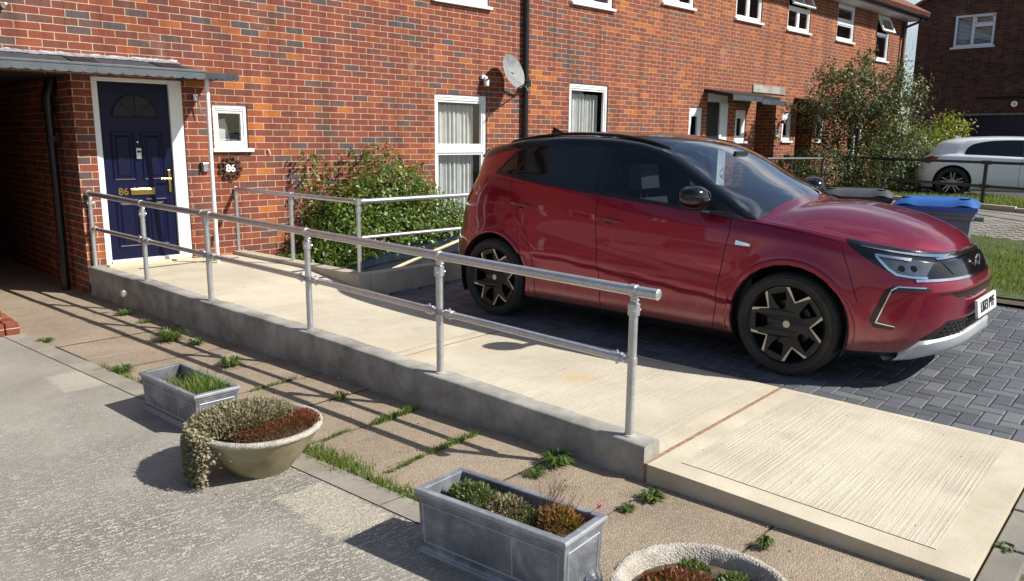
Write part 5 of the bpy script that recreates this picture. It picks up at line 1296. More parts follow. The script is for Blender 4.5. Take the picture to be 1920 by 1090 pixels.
    for tg, (nm, mat) in P['tags'].items():
        for side in ((1, -1) if tg in P.get('split', ()) else (0,)):
            fs = [f for f in bm.faces if f[lay] == tg and (side == 0 or f.calc_center_median().y*side > 0)]
            if not fs: continue
            idx = {}; vs = []; nr = []; faces = []
            for f in fs:
                q = []
                for v in f.verts:
                    if v.index not in idx: idx[v.index] = len(vs); vs.append(tuple(v.co)); nr.append(vn[v.index])
                    q.append(idx[v.index])
                faces.append(q)
            me = bpy.data.meshes.new(nm); me.from_pydata(vs, [], faces); me.materials.append(M[mat])
            me.polygons.foreach_set('use_smooth', [True]*len(me.polygons)); me.normals_split_custom_set_from_vertices(nr)
            o = bpy.data.objects.new(nm, me); col.objects.link(o); o.parent = root; made[(tg, side)] = o
    bm.free()
    return bvh, made
def local(o, root): o.parent = root; o.matrix_parent_inverse = Matrix.Identity(4); return o
def cast_side(bvh, x, z, off=0, sgn=-1, ymax=2.0):
    h = bvh.ray_cast(Vector((x, ymax*sgn, z)), Vector((0, -sgn, 0)))
    if h[0] is None: return None
    nr = h[1] if h[1].y*sgn > 0 else -h[1]
    return h[0]+nr*off
def cast_front(bvh, y, z, off=0):
    h = bvh.ray_cast(Vector((4, y, z)), Vector((-1, 0, 0)))
    if h[0] is None: return None
    nr = h[1] if h[1].x > 0 else -h[1]
    return h[0]+nr*off
def ribbon(mb, bvh, path, wd, off, mode='side', sgn=-1, step=.02, thick=0):
    pts = [];
    for a, b in zip(path, path[1:]):
        k = max(1, int(math.hypot(b[0]-a[0], b[1]-a[1])/step))
        for i in range(k): pts.append((lerp(a[0], b[0], i/k), lerp(a[1], b[1], i/k)))
    pts.append(path[-1]); L = []; 
    for i, p in enumerate(pts):
        a = pts[max(0, i-1)]; b = pts[min(len(pts)-1, i+1)]; d = math.hypot(b[0]-a[0], b[1]-a[1]) or 1
        nx, nz = -(b[1]-a[1])/d, (b[0]-a[0])/d; w2 = (wd(i/(len(pts)-1)) if callable(wd) else wd)/2
        f = (lambda u, v: cast_side(bvh, u, v, off, sgn)) if mode == 'side' else (lambda u, v: cast_front(bvh, u, v, off))
        A, B = f(p[0]+nx*w2, p[1]+nz*w2), f(p[0]-nx*w2, p[1]-nz*w2)
        if A is None or B is None: L.append(None); continue
        if mode == 'side' and abs(A.y-B.y) > .2: L.append(None); continue
        L.append((A, B))
    for p, q in zip(L, L[1:]):
        if p and q: mb.add([p[0], p[1], q[1], q[0]], [(0,1,2,3)])
def patch(mb, bvh, poly, off, mode='side', sgn=-1, step=.03):
    bm = bmesh.new(); vs = [bm.verts.new((a, b, 0)) for a, b in poly]; bm.faces.new(vs)
    xs = [p[0] for p in poly]; ys = [p[1] for p in poly]
    x = min(xs)+step
    while x < max(xs): bmesh.ops.bisect_plane(bm, geom=list(bm.verts)+list(bm.edges)+list(bm.faces), plane_co=(x,0,0), plane_no=(1,0,0)); x += step
    y = min(ys)+step
    while y < max(ys): bmesh.ops.bisect_plane(bm, geom=list(bm.verts)+list(bm.edges)+list(bm.faces), plane_co=(0,y,0), plane_no=(0,1,0)); y += step
    bm.verts.index_update(); P_ = []
    for v in bm.verts: P_.append(cast_side(bvh, v.co.x, v.co.y, off, sgn) if mode == 'side' else cast_front(bvh, v.co.x, v.co.y, off))
    base = len(mb.v); mp_ = {}
    for i, p in enumerate(P_):
        if p is not None: mp_[i] = len(mb.v); mb.v.append(tuple(p))
    for f in bm.faces:
        if all(v.index in mp_ for v in f.verts): mb.f.append(tuple(mp_[v.index] for v in f.verts)); mb.mi.append(0)
    bm.free()
def wheel(root, x, sgn, rw, width, yout, style, name='wheel'):
    """built at axle height; outer face at |y| = yout"""
    c = Vector((x, 0, rw)); Y = lambda d: sgn*(yout-d)
    def lathe_y(prof, n=56):
        mb = MB(); vs = []
        for r_, d in prof:
            for k in range(n): a = 2*math.pi*k/n; vs.append((x+r_*math.cos(a), Y(d), rw+r_*math.sin(a)))
        mb.add(vs, [(i*n+k, i*n+(k+1) % n, (i+1)*n+(k+1) % n, (i+1)*n+k) for i in range(len(prof)-1) for k in range(n)]); return mb
    R2 = style['rim']
    w_ = local(lathe_y([(R2,.022),(R2+.006,.008),(R2+.02,.0),(R2+.022,.003),(R2+.026,.003),(R2+.028,.0),(lerp(R2,rw,.62),.003),(rw-.030,.008),(rw-.028,.013),(rw-.022,.013),(rw-.018,.010),(rw-.006,.026),(rw,.045),(rw,.060),(rw-.007,.062),(rw-.007,.070),(rw,.072),(rw,.10),(rw-.002,.102),(rw,.104),(rw,width-.03),(rw-.02,width),(R2,width)]).build(name, 'tyre', None, smooth=True, angle=50), root)
    # tread blocks hint: grooves
    rim = lathe_y([(R2+.001,.020),(R2-.004,.016),(R2-.010,.022),(R2-.016,.05),(R2-.03,.12),(R2-.03,width)]).build('rim', style['barrel'], None, smooth=True, angle=40); local(rim, w_)
    hub = lathe_y([(.001,.14),(R2-.03,.145)], 32).build('brake_disc', 'liner', None, recalc=False); local(hub, w_)
    dsc = lathe_y([(.10,.095),(.155,.093),(.155,.12)], 32).build('brake_disc', 'alloy_black', None, recalc=False); local(dsc, w_)
    Rr = R2-.006
    if style['kind'] == 'star':
        phase = R(0 if sgn < 0 else 36)
        def face(mat, nm, builder): 
            mb = MB(); builder(mb); local(mb.build(nm, mat, None, smooth=False), w_)
        notch_r, hw = Rr*.64, R(16.5)
        out = []
        for k in range(5):
            a0 = phase+k*2*math.pi/5
            out.append(('n', a0, notch_r))
            aa, ab = a0+hw, a0+2*math.pi/5-hw
            for j in range(9): out.append(('a', lerp(aa, ab, j/8), Rr))
        holes = []
        for k in range(5):
            a0 = phase+(k+.5)*2*math.pi/5; r0, r1, w0, w1 = Rr*.40, Rr*.86, R(14), R(14.5)
            h_ = [(a0-w0*.7, r0*1.08), (a0, r0), (a0+w0*.7, r0*1.08), (a0+w1, Rr*.62), (a0+w1*.95, r1), (a0-w1*.95, r1), (a0-w1, Rr*.62)]
            holes.append(h_)
        pt = lambda a, r_: Vector((r_*math.cos(a), r_*math.sin(a), 0))
        loops = [[pt(a, r_) for _, a, r_ in out]]+[[pt(a, r_) for a, r_ in h_] for h_ in holes]
        flat = [p for l_ in loops for p in l_]
        tris = tessellate_polygon(loops)
        dd = lambda p: .030+.028*max(0, 1-p.length/Rr)
        def b1(mb):
            vs = [(x+p.x, Y(dd(p)), rw+p.y) for p in flat]+[(x+p.x, Y(dd(p)+.035), rw+p.y) for p in flat]
            nf = len(flat); fs = [tuple(t_) for t_ in tris]
            k0 = 0
            for l_ in loops:
                n = len(l_); fs += [(k0+i, k0+(i+1) % n, nf+k0+(i+1) % n, nf+k0+i) for i in range(n)]; k0 += n
            mb.add(vs, fs)
        face('alloy_black', 'spoke_disc', b1)
        def b2(mb):   # machined edge strip
            N = len(out); o_ = [pt(a, r_) for _, a, r_ in out]
            for i in range(N):
                p, q = o_[i], o_[(i+1) % N]; isn = out[i][0] == 'n' or out[(i+1) % N][0] == 'n'
                w1 = lambda v, kind: .004 if False else 0
                ww = []
                for idx_ in (i, (i+1) % N):
                    typ, a, r_ = out[idx_]; prev_n = out[idx_-1][0] == 'n' or out[(idx_+1) % N][0] == 'n'
                    ww.append(.010 if typ == 'n' else (.021 if (isn and prev_n) else .006))
                # inward = toward centre of arm / hub
                def inn(v, w_, idx_):
                    typ, a, r_ = out[idx_]
                    if isn and typ == 'a':
                        # shift tangentially into the arm
                        am = phase+(math.floor(((a-phase) % (2*math.pi))/(2*math.pi/5))+.5)*2*math.pi/5
                        s_ = 1 if ((am-a+math.pi) % (2*math.pi)-math.pi) > 0 else -1
                        tdir = Vector((-math.sin(a), math.cos(a), 0))*s_; return v+tdir*w_-v.normalized()*.002
                    return v-v.normalized()*w_
                pi_, qi = inn(p, ww[0], i), inn(q, ww[1], (i+1) % N)
                mb.add([(x+v.x, Y(dd(v)-.0025), rw+v.y) for v in (p, q, qi, pi_)], [(0,1,2,3)])
                mb.add([(x+p.x, Y(dd(p)-.0025), rw+p.y), (x+q.x, Y(dd(q)-.0025), rw+q.y), (x+q.x, Y(dd(q)+.012), rw+q.y), (x+p.x, Y(dd(p)+.012), rw+p.y)], [(0,1,2,3)])
        face('alloy_cut', 'machined_edge', b2)
    else:
        mb = MB()
        for k in range(5):
            for s2 in (-1, 1):
                a0 = math.pi/2+k*2*math.pi/5; e = s2*R(7.5); w2 = .010
                a, b = Vector((math.cos(a0), 0, math.sin(a0)))*.03, Vector((math.cos(a0+e*1.35), 0, math.sin(a0+e*1.35)))*Rr
                tdir = Vector((-math.sin(a0), 0, math.cos(a0)))*w2; a = a+tdir*s2
                q = [a-tdir, a+tdir, b+tdir*1.1, b-tdir*1.1]
                mb.add([(x+v.x, Y(.045 if i < 2 else .022), rw+v.z) for i, v in enumerate(q)]+[(x+v.x, Y(.075), rw+v.z) for v in q], [(0,1,2,3),(0,1,5,4),(1,2,6,5),(2,3,7,6),(3,0,4,7)])
        local(mb.build('spoke_disc', 'alloy_cut', None), w_)
    mb = lathe_y([(.001,.040),(.028,.041),(.030,.048),(.075,.056),(.08,.075)], 30); hc = mb.build('hub_cap', style['hub'], None, smooth=True); local(hc, w_)
    mb = MB()
    for k in range(5): a = 2*math.pi*k/5; mb.tube([(x+.055*math.cos(a), Y(.050), rw+.055*math.sin(a)), (x+.055*math.cos(a), Y(.070), rw+.055*math.sin(a))], .010, 8)
    local(mb.build('wheel_nuts', 'liner', None), w_)
    mb = MB(); n = 18; mb.add([(x+.024*math.cos(2*math.pi*j/n), Y(.0385), rw+.024*math.sin(2*math.pi*j/n)) for j in range(n)], [tuple(range(n))]); em = mb.build('hub_emblem', 'alloy_cut', None, recalc=False); local(em, w_)
    return w_
# ---- red crossover
AX = (1.298, -1.358); RWH = .345
rt_ = bpy.data.objects.new('parked_car', None); col.objects.link(rt_)
hd = Vector((.0653148, -.99786471, 0)); S_ = 1.025
rt_.location = (5.778, 3.800, .094); rt_.rotation_euler = (0, R(-.3), math.atan2(hd.y, hd.x)); rt_.scale = (S_, S_, S_)
tag(rt_, 'dusty ruby red crossover car with black roof parked on the block paving', 'car')
def crease(x, z):
    if not -1.05 < x < .95: 
        m0 = sstep(-1.2, -1.05, x)*sstep(1.05, .95, x)
    else: m0 = 1
    zl = .555-.095*(x+.2) if x > -.6 else .593-.02*(x+.6)
    d = -.020*sstep(zl+.004, zl-.018, z)*sstep(.25, .42, z)
    zu = .90+(-.075)*(x)
    d += -.010*math.exp(-((z-zl-.16)/.09)**2)
    d += .007*math.exp(-((z-zu)/.045)**2)
    return d*m0
TG = dict(body=0, roof=1, fglass=2, rglass=3, screen=4, trim=5, vizor=6, sill=7, tail=8, fdoor=9, rdoor=10, bonnet=11, rwin=12, hl=13)
def cls(x, z, zone, r):
    if zone == 'hull': return 7 if z < .225 else 0
    if zone == 'glass':
        if x < -1.70-(z-1.3)*.45: return 1
        if x > .945: return 5 if x < 1.0 else 0
        if -.315 < x < -.205: return 5
        return 2 if x > -.205 else 3
    if zone == 'trim':
        if x > 1.02: return 0
        return 5
    if x > 1.06: return 11
    if x > .19: return 4
    if x > -1.90: return 1
    return 12
hullc = lambda tg, c: tg == 0 and c.y > .35
P = dict(W=.926, L=(2.235, 2.235), nm=((6.2, 5.4), 2.9), NU=230, NH=36,
    keys=[(.165,-.11,-.22,-.16),(.215,-.045,-.085,-.08),(.32,-.018,-.015,-.03),(.47,-.010,.0,.0),(.62,-.002,.002,-.015),(.74,.0,-.045,-.06),(-.74,-.006,-.075,-.12),(None,-.040,-.125,-.235)],
    belt=[(-2.1,1.0),(-2.0,1.03),(-1.85,1.14),(-1.6,1.235),(-1.37,1.252),(-.9,1.196),(-.286,1.130),(.3,1.080),(.83,1.032),(1.0,1.012),(1.29,.980),(1.6,.925),(1.9,.870),(2.05,.842),(2.11,.826)],
    edge=[(-2.1,1.02),(-2.0,1.09),(-1.91,1.22),(-1.80,1.37),(-1.66,1.452),(-1.3,1.515),(-1,1.55),(-.7,1.565),(-.3,1.552),(0,1.515),(.2,1.463),(.4,1.372),(.58,1.272),(.8,1.152),(.98,1.048),(1.05,1.020),(1.29,.992),(1.6,.938),(1.9,.884),(2.05,.856),(2.12,.838)],
    wtop=[(-2.0,1.05),(-1.9,1.20),(-1.8,1.30),(-1.6,1.385),(-1.3,1.445),(-1.1,1.472),(-.99,1.482),(-.7,1.494),(-.31,1.484),(0,1.444),(.2,1.388),(.4,1.300),(.58,1.202),(.8,1.092),(.95,1.016),(1.0,1.0)],
    crown=[(-2.1,.0),(-1.8,.035),(-1,.05),(0,.045),(.6,.035),(1.0,.060),(1.3,.115),(1.7,.138),(1.92,.118),(2.02,.080),(2.08,.042),(2.115,.01),(2.13,0)],
    shift=.13, axles=AX, rw=RWH, arch=.392, flare=.016, crease=crease, archtags=(0,7,9,10), classify=cls, tumble=.40,
    tags={0:('body','red_paint'),1:('roof','gloss_black'),2:('front_side_window','car_glass'),3:('rear_side_window','dark_glass'),4:('windscreen','screen_glass'),5:('window_pillar','gloss_black'),6:('front_grille_panel','gloss_black'),7:('sill_trim','satin_black'),9:('front_door','red_paint'),10:('rear_door','red_paint'),11:('bonnet','red_paint'),12:('rear_window','dark_glass')},
    split=(2,3,5,9,10),
    regions=[
     ([(-1.03,1.60),(-1.19,1.455),(-1.40,1.262),(-1.42,1.20),(-2.2,.9),(-2.2,1.60)], lambda tg, c: tg == 3, 0),
     ([(-.255,1.16),(.30,1.11),(.862,1.045),(.865,.95),(.80,.55),(.775,.232),(-.195,.228),(-.235,.6)], hullc, 9),
     ([(-.262,1.16),(-.9,1.23),(-1.16,1.26),(-1.13,1.0),(-.99,.80),(-.90,.60),(-.875,.45),(-.86,.232),(-.20,.228),(-.24,.6)], hullc, 10),
     ([(1.585,.96),(1.64,.895),(1.80,.79),(1.92,.722),(2.0,.702),(2.4,.690),(2.4,.99)], lambda tg, c: tg == 0 and c.z < .99, 6),
    ])
bvh, made = build_car(rt_, P)
body = made[(0, 0)]
def cpart(mb, name, mat, parent=None, **kw): return local(mb.build(name, mat, None, **kw), parent or rt_)
for sg in (-1, 1):
    # panel gaps
    mb = MB()
    for pth in ([(.862,1.045),(.872,.92),(.80,.55),(.775,.235)], [(-.250,1.125),(-.233,.6),(-.195,.235)], [(-1.16,1.215),(-1.135,1.0),(-.99,.80),(-.925,.66)], [(-.93,.64),(-.90,.50),(-.862,.235)], [(-1.36,1.215),(-1.0,1.178)], ):
        ribbon(mb, bvh, pth, .0055, .0012, sgn=sg); cpart(mb, 'panel_gap', 'liner', recalc=False); mb = MB()
    ribbon(mb, bvh, [(1.60,.914),(1.40,.952),(1.2,.979),(1.02,1.004)], .006, .0012, sgn=sg); cpart(mb, 'panel_gap', 'liner', recalc=False); mb = MB()
    ribbon(mb, bvh, [(1.60,.905),(1.67,.72),(1.73,.55)], .0045, .0012, sgn=sg); cpart(mb, 'panel_gap', 'liner', recalc=False); mb = MB()
    ribbon(mb, bvh, [(-1.80,.98),(-1.78,.72),(-1.74,.62)], .0045, .0012, sgn=sg)
    cpart(mb, 'panel_gap', 'liner', recalc=False)
    # lower window seal and pillar divider
    mb = MB(); ribbon(mb, bvh, [(-1.375,1.262),(-.9,1.202),(-.286,1.136),(.3,1.086),(.83,1.036),(.94,1.02)], .022, .004, sgn=sg); cpart(mb, 'window_seal', 'satin_black', recalc=False); mb = MB()
    ribbon(mb, bvh, [(-.98,1.48),(-1.10,1.34),(-1.17,1.235)], .020, .003, sgn=sg); cpart(mb, 'quarter_pillar', 'satin_black', recalc=False); mb = MB(); ribbon(mb, bvh, [(-1.385,1.258),(-1.19,1.445),(-1.05,1.478)], .018, .003, sgn=sg)
    cpart(mb, 'window_seal', 'satin_black', recalc=False); mb = MB()
    patch(mb, bvh, [(.62,1.178),(.80,1.092),(.93,1.030),(.62,1.052)], .003, sgn=sg)
    cpart(mb, 'mirror_base_panel', 'satin_black', recalc=False)
    # handles
    for hx, hz, pr in ((-.10,.935,(9,sg)), (-1.02,1.003,(10,sg))):
        mb = MB(); c_ = cast_side(bvh, hx, hz, 0, sg)
        if c_ is None: continue
        ribbon(mb, bvh, [(hx-.09,hz+.004),(hx-.04,hz+.0),(hx+.06,hz-.002)], lambda q: .045*math.sin(q*3.1)+.008, .0015, sgn=sg, step=.012); rec = cpart(mb, 'handle_recess', 'tail_dark', made.get(pr), recalc=False)
        mb = MB(); path = [cast_side(bvh, hx+dx, hz+.004-dx*.07, .001+.030*math.sin((dx+.11)/.22*math.pi)**.5 if abs(dx) < .109 else .001, sg) for dx in (-.11,-.09,-.05,0,.05,.09,.11)]
        mb.tube([p for p in path if p is not None], [.006,.012,.014,.014,.014,.012,.006], 10); cpart(mb, 'door_handle', 'red_paint', made.get(pr), smooth=True)
    # side marker
    mb = MB(); ribbon(mb, bvh, [(.925,.862),(1.03,.850)], lambda q: .030*(1-q*.5), .004, sgn=sg); cpart(mb, 'side_badge', 'chrome', recalc=False)
    # arch lips
    for ax_ in AX:
        mb = MB(); N = 40; prev = None
        for k in range(N+1):
            a = R(-16)+R(212)*k/N; row = []
            for rr_, off in ((P['arch']-.004,-.012),(P['arch']+.002,.007),(P['arch']+.022,.009),(P['arch']+.036,.006),(P['arch']+.041,.0)):
                px, pz = ax_+rr_*math.cos(a), RWH+.01+rr_*math.sin(a)
                rq = max(rr_, P['arch']+.006); c_ = cast_side(bvh, ax_+rq*math.cos(a), RWH+.01+rq*math.sin(a), 0, sg)
                if c_ is None or abs(c_.y) < .6: row = None; break
                row.append((px, c_.y+sg*off, pz))
            if row and prev: mb.add(prev+row, [(i, i+1, 5+i+1, 5+i) for i in range(4)])
            prev = row
        cpart(mb, 'wheel_arch', 'red_paint', body, smooth=True, angle=50)
        mb = MB(); n = 24; vs = []
        for y_ in (.905, .58):
            for k in range(n+1): a = R(-25)+R(230)*k/n; vs.append((ax_+(P['arch']+.004)*math.cos(a), sg*y_, RWH+.01+(P['arch']+.004)*math.sin(a)))
        mb.add(vs, [(k, k+1, n+2+k, n+1+k) for k in range(n)]); mb.add([(ax_-.42,sg*.58,.12),(ax_+.42,sg*.58,.12),(ax_+.42,sg*.58,.80),(ax_-.42,sg*.58,.80)], [(0,1,2,3)])
        cpart(mb, 'arch_liner', 'liner', recalc=False)
        wheel(rt_, ax_, sg, RWH, .235, .922, dict(rim=.262, kind='star', barrel='alloy_black', hub='alloy_black'))
    # lamps in the front panel
    mb = MB(); patch(mb, bvh, [(1.79,.846),(1.865,.768),(1.91,.738),(1.99,.724),(2.05,.720),(2.065,.800),(1.98,.818)], .004, sgn=sg, step=.025); hl = cpart(mb, 'headlight', 'lens', recalc=False, smooth=True, angle=0)
    mb = MB(); ribbon(mb, bvh, [(1.965,.820),(1.86,.836),(1.79,.848),(1.868,.766),(1.912,.734),(1.99,.718),(2.055,.713)], .013, .010, sgn=sg, step=.01); cpart(mb, 'daytime_strip', 'chrome', hl, recalc=False)
    mb = MB(); ribbon(mb, bvh, [(1.70,.898),(1.80,.880),(1.90,.862),(1.98,.848),(2.04,.838),(2.09,.829)], lambda q: .003+.012*q, .005, sgn=sg, step=.01); cpart(mb, 'bright_trim', 'chrome', recalc=False)
    # projector lamps
    for dx in (1.93, 1.985):
        c_ = cast_side(bvh, dx, .768, .006, sg)
        if c_ is not None: mb = MB(); mb.lathe([(0,.003),(.014,.003),(.022,0)], (0,0,0), 14); me_ = cpart(mb, 'projector', 'gloss_black', hl, smooth=True); me_.data.transform(Matrix.Translation(c_) @ Matrix.Rotation(R(90)*-sg*1.0, 4, 'X') @ Matrix.Rotation(R(25), 4, 'Y'))
    # boomerang lower trim
    mb = MB(); ribbon(mb, bvh, [(2.09,.640),(2.0,.648),(1.92,.650),(1.885,.630),(1.855,.54),(1.815,.440),(1.83,.412),(1.93,.395)], lambda q: .010+.030*math.sin(min(1, q*1.0)*math.pi), .006, sgn=sg, step=.012); patch(mb, bvh, [(1.905,.645),(1.87,.625),(1.815,.455),(1.84,.43),(1.875,.53)], .0045, sgn=sg, step=.02)
    cpart(mb, 'fog_lamp_trim', 'gloss_black', recalc=False)
    mb = MB(); ribbon(mb, bvh, [(2.06,.655),(1.93,.662),(1.90,.640),(1.868,.54),(1.832,.432),(1.93,.412)], .007, .010, sgn=sg, step=.012); cpart(mb, 'fog_lamp_edge', 'chrome', recalc=False)
    # tail lamp
    mb = MB(); patch(mb, bvh, [(-1.72,1.085),(-1.88,1.12),(-2.02,1.10),(-2.06,.99),(-1.90,.955),(-1.80,1.0)], .006, sgn=sg, step=.03); cpart(mb, 'tail_light', 'tail_dark', recalc=False, smooth=True, angle=0)
    # mirror
    mb = MB(); mx_, mz = .665, 1.115
    prof = [(.0,.0,.0),(.06,.055,.0),(.10,.075,.0),(.13,.082,.0),(.15,.078,.0),(.155,.06,.0)]
    vs = []; n = 18; secs = [(-.125,.018,.016),(-.11,.055,.045),(-.06,.080,.068),(.0,.088,.074),(.06,.082,.066),(.10,.062,.048),(.118,.03,.02)]
    bx_, by_ = .655, sg*1.035
    for dy, hx_, hz_ in secs:
        for k in range(n):
            a = 2*math.pi*k/n; cx_ = math.copysign(abs(math.cos(a))**.8, math.cos(a)); cz_ = math.copysign(abs(math.sin(a))**.75, math.sin(a))
            vs.append((bx_+1.28*hx_*cx_*(1.0 if cx_ > 0 else .8)-dy*sg*0, by_+sg*dy*-1.0, mz+.035+1.12*hz_*cz_*(1.05 if cz_ > 0 else .95)-(dy*.10)))
    mb.add(vs, [(i*n+k, i*n+(k+1) % n, (i+1)*n+(k+1) % n, (i+1)*n+k) for i in range(len(secs)-1) for k in range(n)]+[tuple(range(n)), tuple((len(secs)-1)*n+k for k in range(n))])
    mr = cpart(mb, 'wing_mirror', 'gloss_black', smooth=True, angle=60)
    mb = MB(); mb.add([(.70,sg*.88,1.055),(.62,sg*.88,1.055),(.62,sg*1.02,1.075),(.69,sg*1.02,1.075),(.70,sg*.88,1.035),(.62,sg*.88,1.035),(.62,sg*1.02,1.05),(.69,sg*1.02,1.05)], [(0,1,2,3),(7,6,5,4),(3,2,6,7),(0,3,7,4),(1,0,4,5),(2,1,5,6)])
    local(mb.build('mirror_arm', 'satin_black', None, bevel=.01), mr)
    # roof rail
    mb = MB(); pth = []
    for k in range(26):
        x_ = lerp(-1.42, .26, k/25); q = k/25; z_ = smooth_interp(P['edge'])(x_)+.012+.014*(math.sin(q*math.pi)**.35 if 0 < q < 1 else -.4); pth.append((x_, sg*(.632-.02*abs(q-.5)), z_))
    mb.tube(pth, [.006]+[.013]*24+[.006], 10); cpart(mb, 'roof_rail', 'satin_black', smooth=True)
    # front seats and headrests
    for sx, nm in ((.02,'front_seat'), (-.85,'rear_seat')):
        mb = MB()
        def lump(a, b, e=.05): mb.box(a, b)
        y0, y1 = sorted((sg*.14, sg*.62))
        mb.box((sx-.05,y0,.42),(sx+.45,y1,.56)); mb.box((sx-.14,y0,.56),(sx+.02,y1,1.10), rot=Matrix.Rotation(R(-14), 3, 'Y'), piv=(sx,0,.56)); ym = (y0+y1)/2
        mb.box((sx-.25,ym-.13,1.15),(sx-.13,ym+.13,1.35), rot=Matrix.Rotation(R(-8), 3, 'Y')); mb.tube([(sx-.18,ym-.05,1.05),(sx-.19,ym-.05,1.2)], .008, 6); mb.tube([(sx-.18,ym+.05,1.05),(sx-.19,ym+.05,1.2)], .008, 6)
        local(mb.build(nm, 'seat', None, bevel=.045, seg=3), rt_)
    # door inner card so the cabin reads closed
    mb = MB(); mb.quad((-1.25,sg*.80,.3),(1.0,sg*.80,.3),(1.0,sg*.80,1.0),(-.3,sg*.80,1.08),(-1.25,sg*.78,1.15)); cpart(mb, 'door_card', 'seat', recalc=False)
mb = MB(); mb.box((.62,-.78,.62),(.98,.78,.98)); mb.box((.50,-.68,.70),(.66,.68,.93)); cpart(mb, 'dashboard', 'satin_black', bevel=.04)
mb = MB(); n = 28; mb.tube([(.36+.02*math.sin(2*math.pi*k/n)*3, -.38+.18*math.cos(2*math.pi*k/n), .90+.165*math.sin(2*math.pi*k/n)) for k in range(n+1)], .014, 8); mb.tube([(.36,-.38,.9),(.60,-.38,.84)], .03, 8); cpart(mb, 'steering_wheel', 'satin_black', smooth=True)
mb = MB(); mb.box((-1.75,-.55,.30),(1.6,.55,.36)); mb.box((-.95,-.80,.30),(.90,.80,.355)); mb.box((-1.95,-.6,.17),(1.95,.6,.20)); mb.quad((.99,-.8,.3),(.99,.8,.3),(.99,.8,1.0),(.99,-.8,1.0)); mb.quad((-1.35,-.75,.4),(-1.35,.75,.4),(-1.35,.75,1.1),(-1.35,-.75,1.1)); cpart(mb, 'floor_pan', 'liner', recalc=False)
mb = MB(); mb.box((.46,-.10,1.41),(.49,.10,1.46)); cpart(mb, 'rear_view_mirror', 'satin_black', bevel=.008)
mb = MB(); mb.add([(-1.70,-.60,1.466),(-1.70,.60,1.466),(-1.87,.50,1.40),(-1.87,-.50,1.40),(-1.70,-.60,1.42),(-1.70,.60,1.42),(-1.87,.50,1.37),(-1.87,-.50,1.37)], [(0,1,2,3),(7,6,5,4),(3,2,6,7),(0,3,7,4),(1,0,4,5),(2,1,5,6)]); cpart(mb, 'roof_spoiler', 'gloss_black', bevel=.012)
mb = MB(); mb.add([(-1.45,-.012,1.565),(-1.28,-.012,1.60),(-1.43,0,1.665),(-1.45,.012,1.565),(-1.28,.012,1.60)], [(0,1,2),(3,2,4),(0,2,3),(1,4,2)]); cpart(mb, 'aerial_fin', 'gloss_black')
# front details (placed by lateral position and height on the nose)
mb = MB(); patch(mb, bvh, [(-.52,.824),(.52,.824),(.52,.812),(-.52,.812)], .006, 'front', step=.04); cpart(mb, 'bright_trim', 'chrome', recalc=False); mb = MB(); patch(mb, bvh, [(-.70,.706),(.70,.706),(.70,.690),(-.70,.690)], .008, 'front', step=.04); cpart(mb, 'bright_trim', 'chrome', recalc=False)
mb = MB(); patch(mb, bvh, [(-.50,.800),(.50,.800),(.44,.725),(-.44,.725)], .004, 'front', step=.05); cpart(mb, 'grille_shield', 'gloss_black', recalc=False)
mb = MB(); patch(mb, bvh, [(-.50,.612),(.50,.612),(.44,.585),(-.44,.585)], .003, 'front', step=.04); cpart(mb, 'upper_intake', 'liner', recalc=False)
mb = MB(); patch(mb, bvh, [(-.60,.622),(.60,.622),(.60,.614),(-.60,.614)], .007, 'front', step=.04); cpart(mb, 'intake_lip', 'satin_black', recalc=False)
mb = MB(); patch(mb, bvh, [(-.50,.440),(.50,.440),(.66,.33),(-.66,.33)], .004, 'front', step=.04); cpart(mb, 'lower_grille', 'liner', recalc=False)
mb = MB()
for i in range(-13, 14):
    for j, z_ in enumerate((.355,.379,.403,.427)):
        yy = i*.046+(j % 2)*.023
        if abs(yy) > .62-(z_-.33)*1.3: continue
        patch(mb, bvh, [(yy-.015,z_-.006),(yy+.015,z_-.006),(yy+.011,z_+.007),(yy-.011,z_+.007)], .010, 'front', step=.1)
cpart(mb, 'grille_studs', 'satin_black', recalc=False)
mb = MB(); N = 40; vs = []
for k in range(N+1):
    yy = lerp(-.70, .70, k/N); q = abs(yy)/.70; zl = lerp(.285, .195, q**2); zh = lerp(.365, .300, q**1.6) if q < .97 else .22
    for z_, off in ((zl-.03,.0),(zl,.028),(lerp(zl,zh,.5),.034),(zh,.024),(zh+.012,.0)):
        c_ = cast_front(bvh, yy*.985, max(z_, .19), off); vs.append(c_ if c_ is not None else Vector((1.9,yy,z_)))
mb.add(vs, [(k*5+i, k*5+i+1, (k+1)*5+i+1, (k+1)*5+i) for k in range(N) for i in range(4)]); cpart(mb, 'skid_plate', 'skid', smooth=True, angle=50)
mb = MB(); c0 = cast_front(bvh, 0, .49, .012); x_p = c0.x
pl_ = [(x_p+.02,-.26,.545),(x_p+.02,.26,.545),(x_p+.035,.26,.435),(x_p+.035,-.26,.435)]; mb.add(pl_+[(a-.016,b,c_) for a, b, c_ in pl_], [(0,1,2,3),(7,6,5,4),(3,2,6,7),(0,3,7,4),(1,0,4,5),(2,1,5,6)])
np_ = local(mb.build('number_plate', 'plastic_white', None), rt_)
mt = Matrix.Translation((x_p+.031,0,.490)) @ Matrix.Rotation(R(-7.8), 4, 'Y') @ Matrix.Rotation(R(90), 4, 'Z') @ Matrix.Rotation(R(90), 4, 'X')
tx = text_mesh('LB73 PYF', .098, .001, 'plate_text', 'plastic_black', None, mt, .0015); local(tx, np_)
mb = MB(); n = 30; c0 = cast_front(bvh, 0, .760, .010)
mb.tube([(c0.x, .058*math.cos(2*math.pi*k/n), .765+.046*math.sin(2*math.pi*k/n)) for k in range(n+1)], .0055, 6); mb.tube([(c0.x,-.052,.775),(c0.x,.0,.755),(c0.x,.052,.765)], .006, 6); cpart(mb, 'grille_emblem', 'chrome', smooth=True)
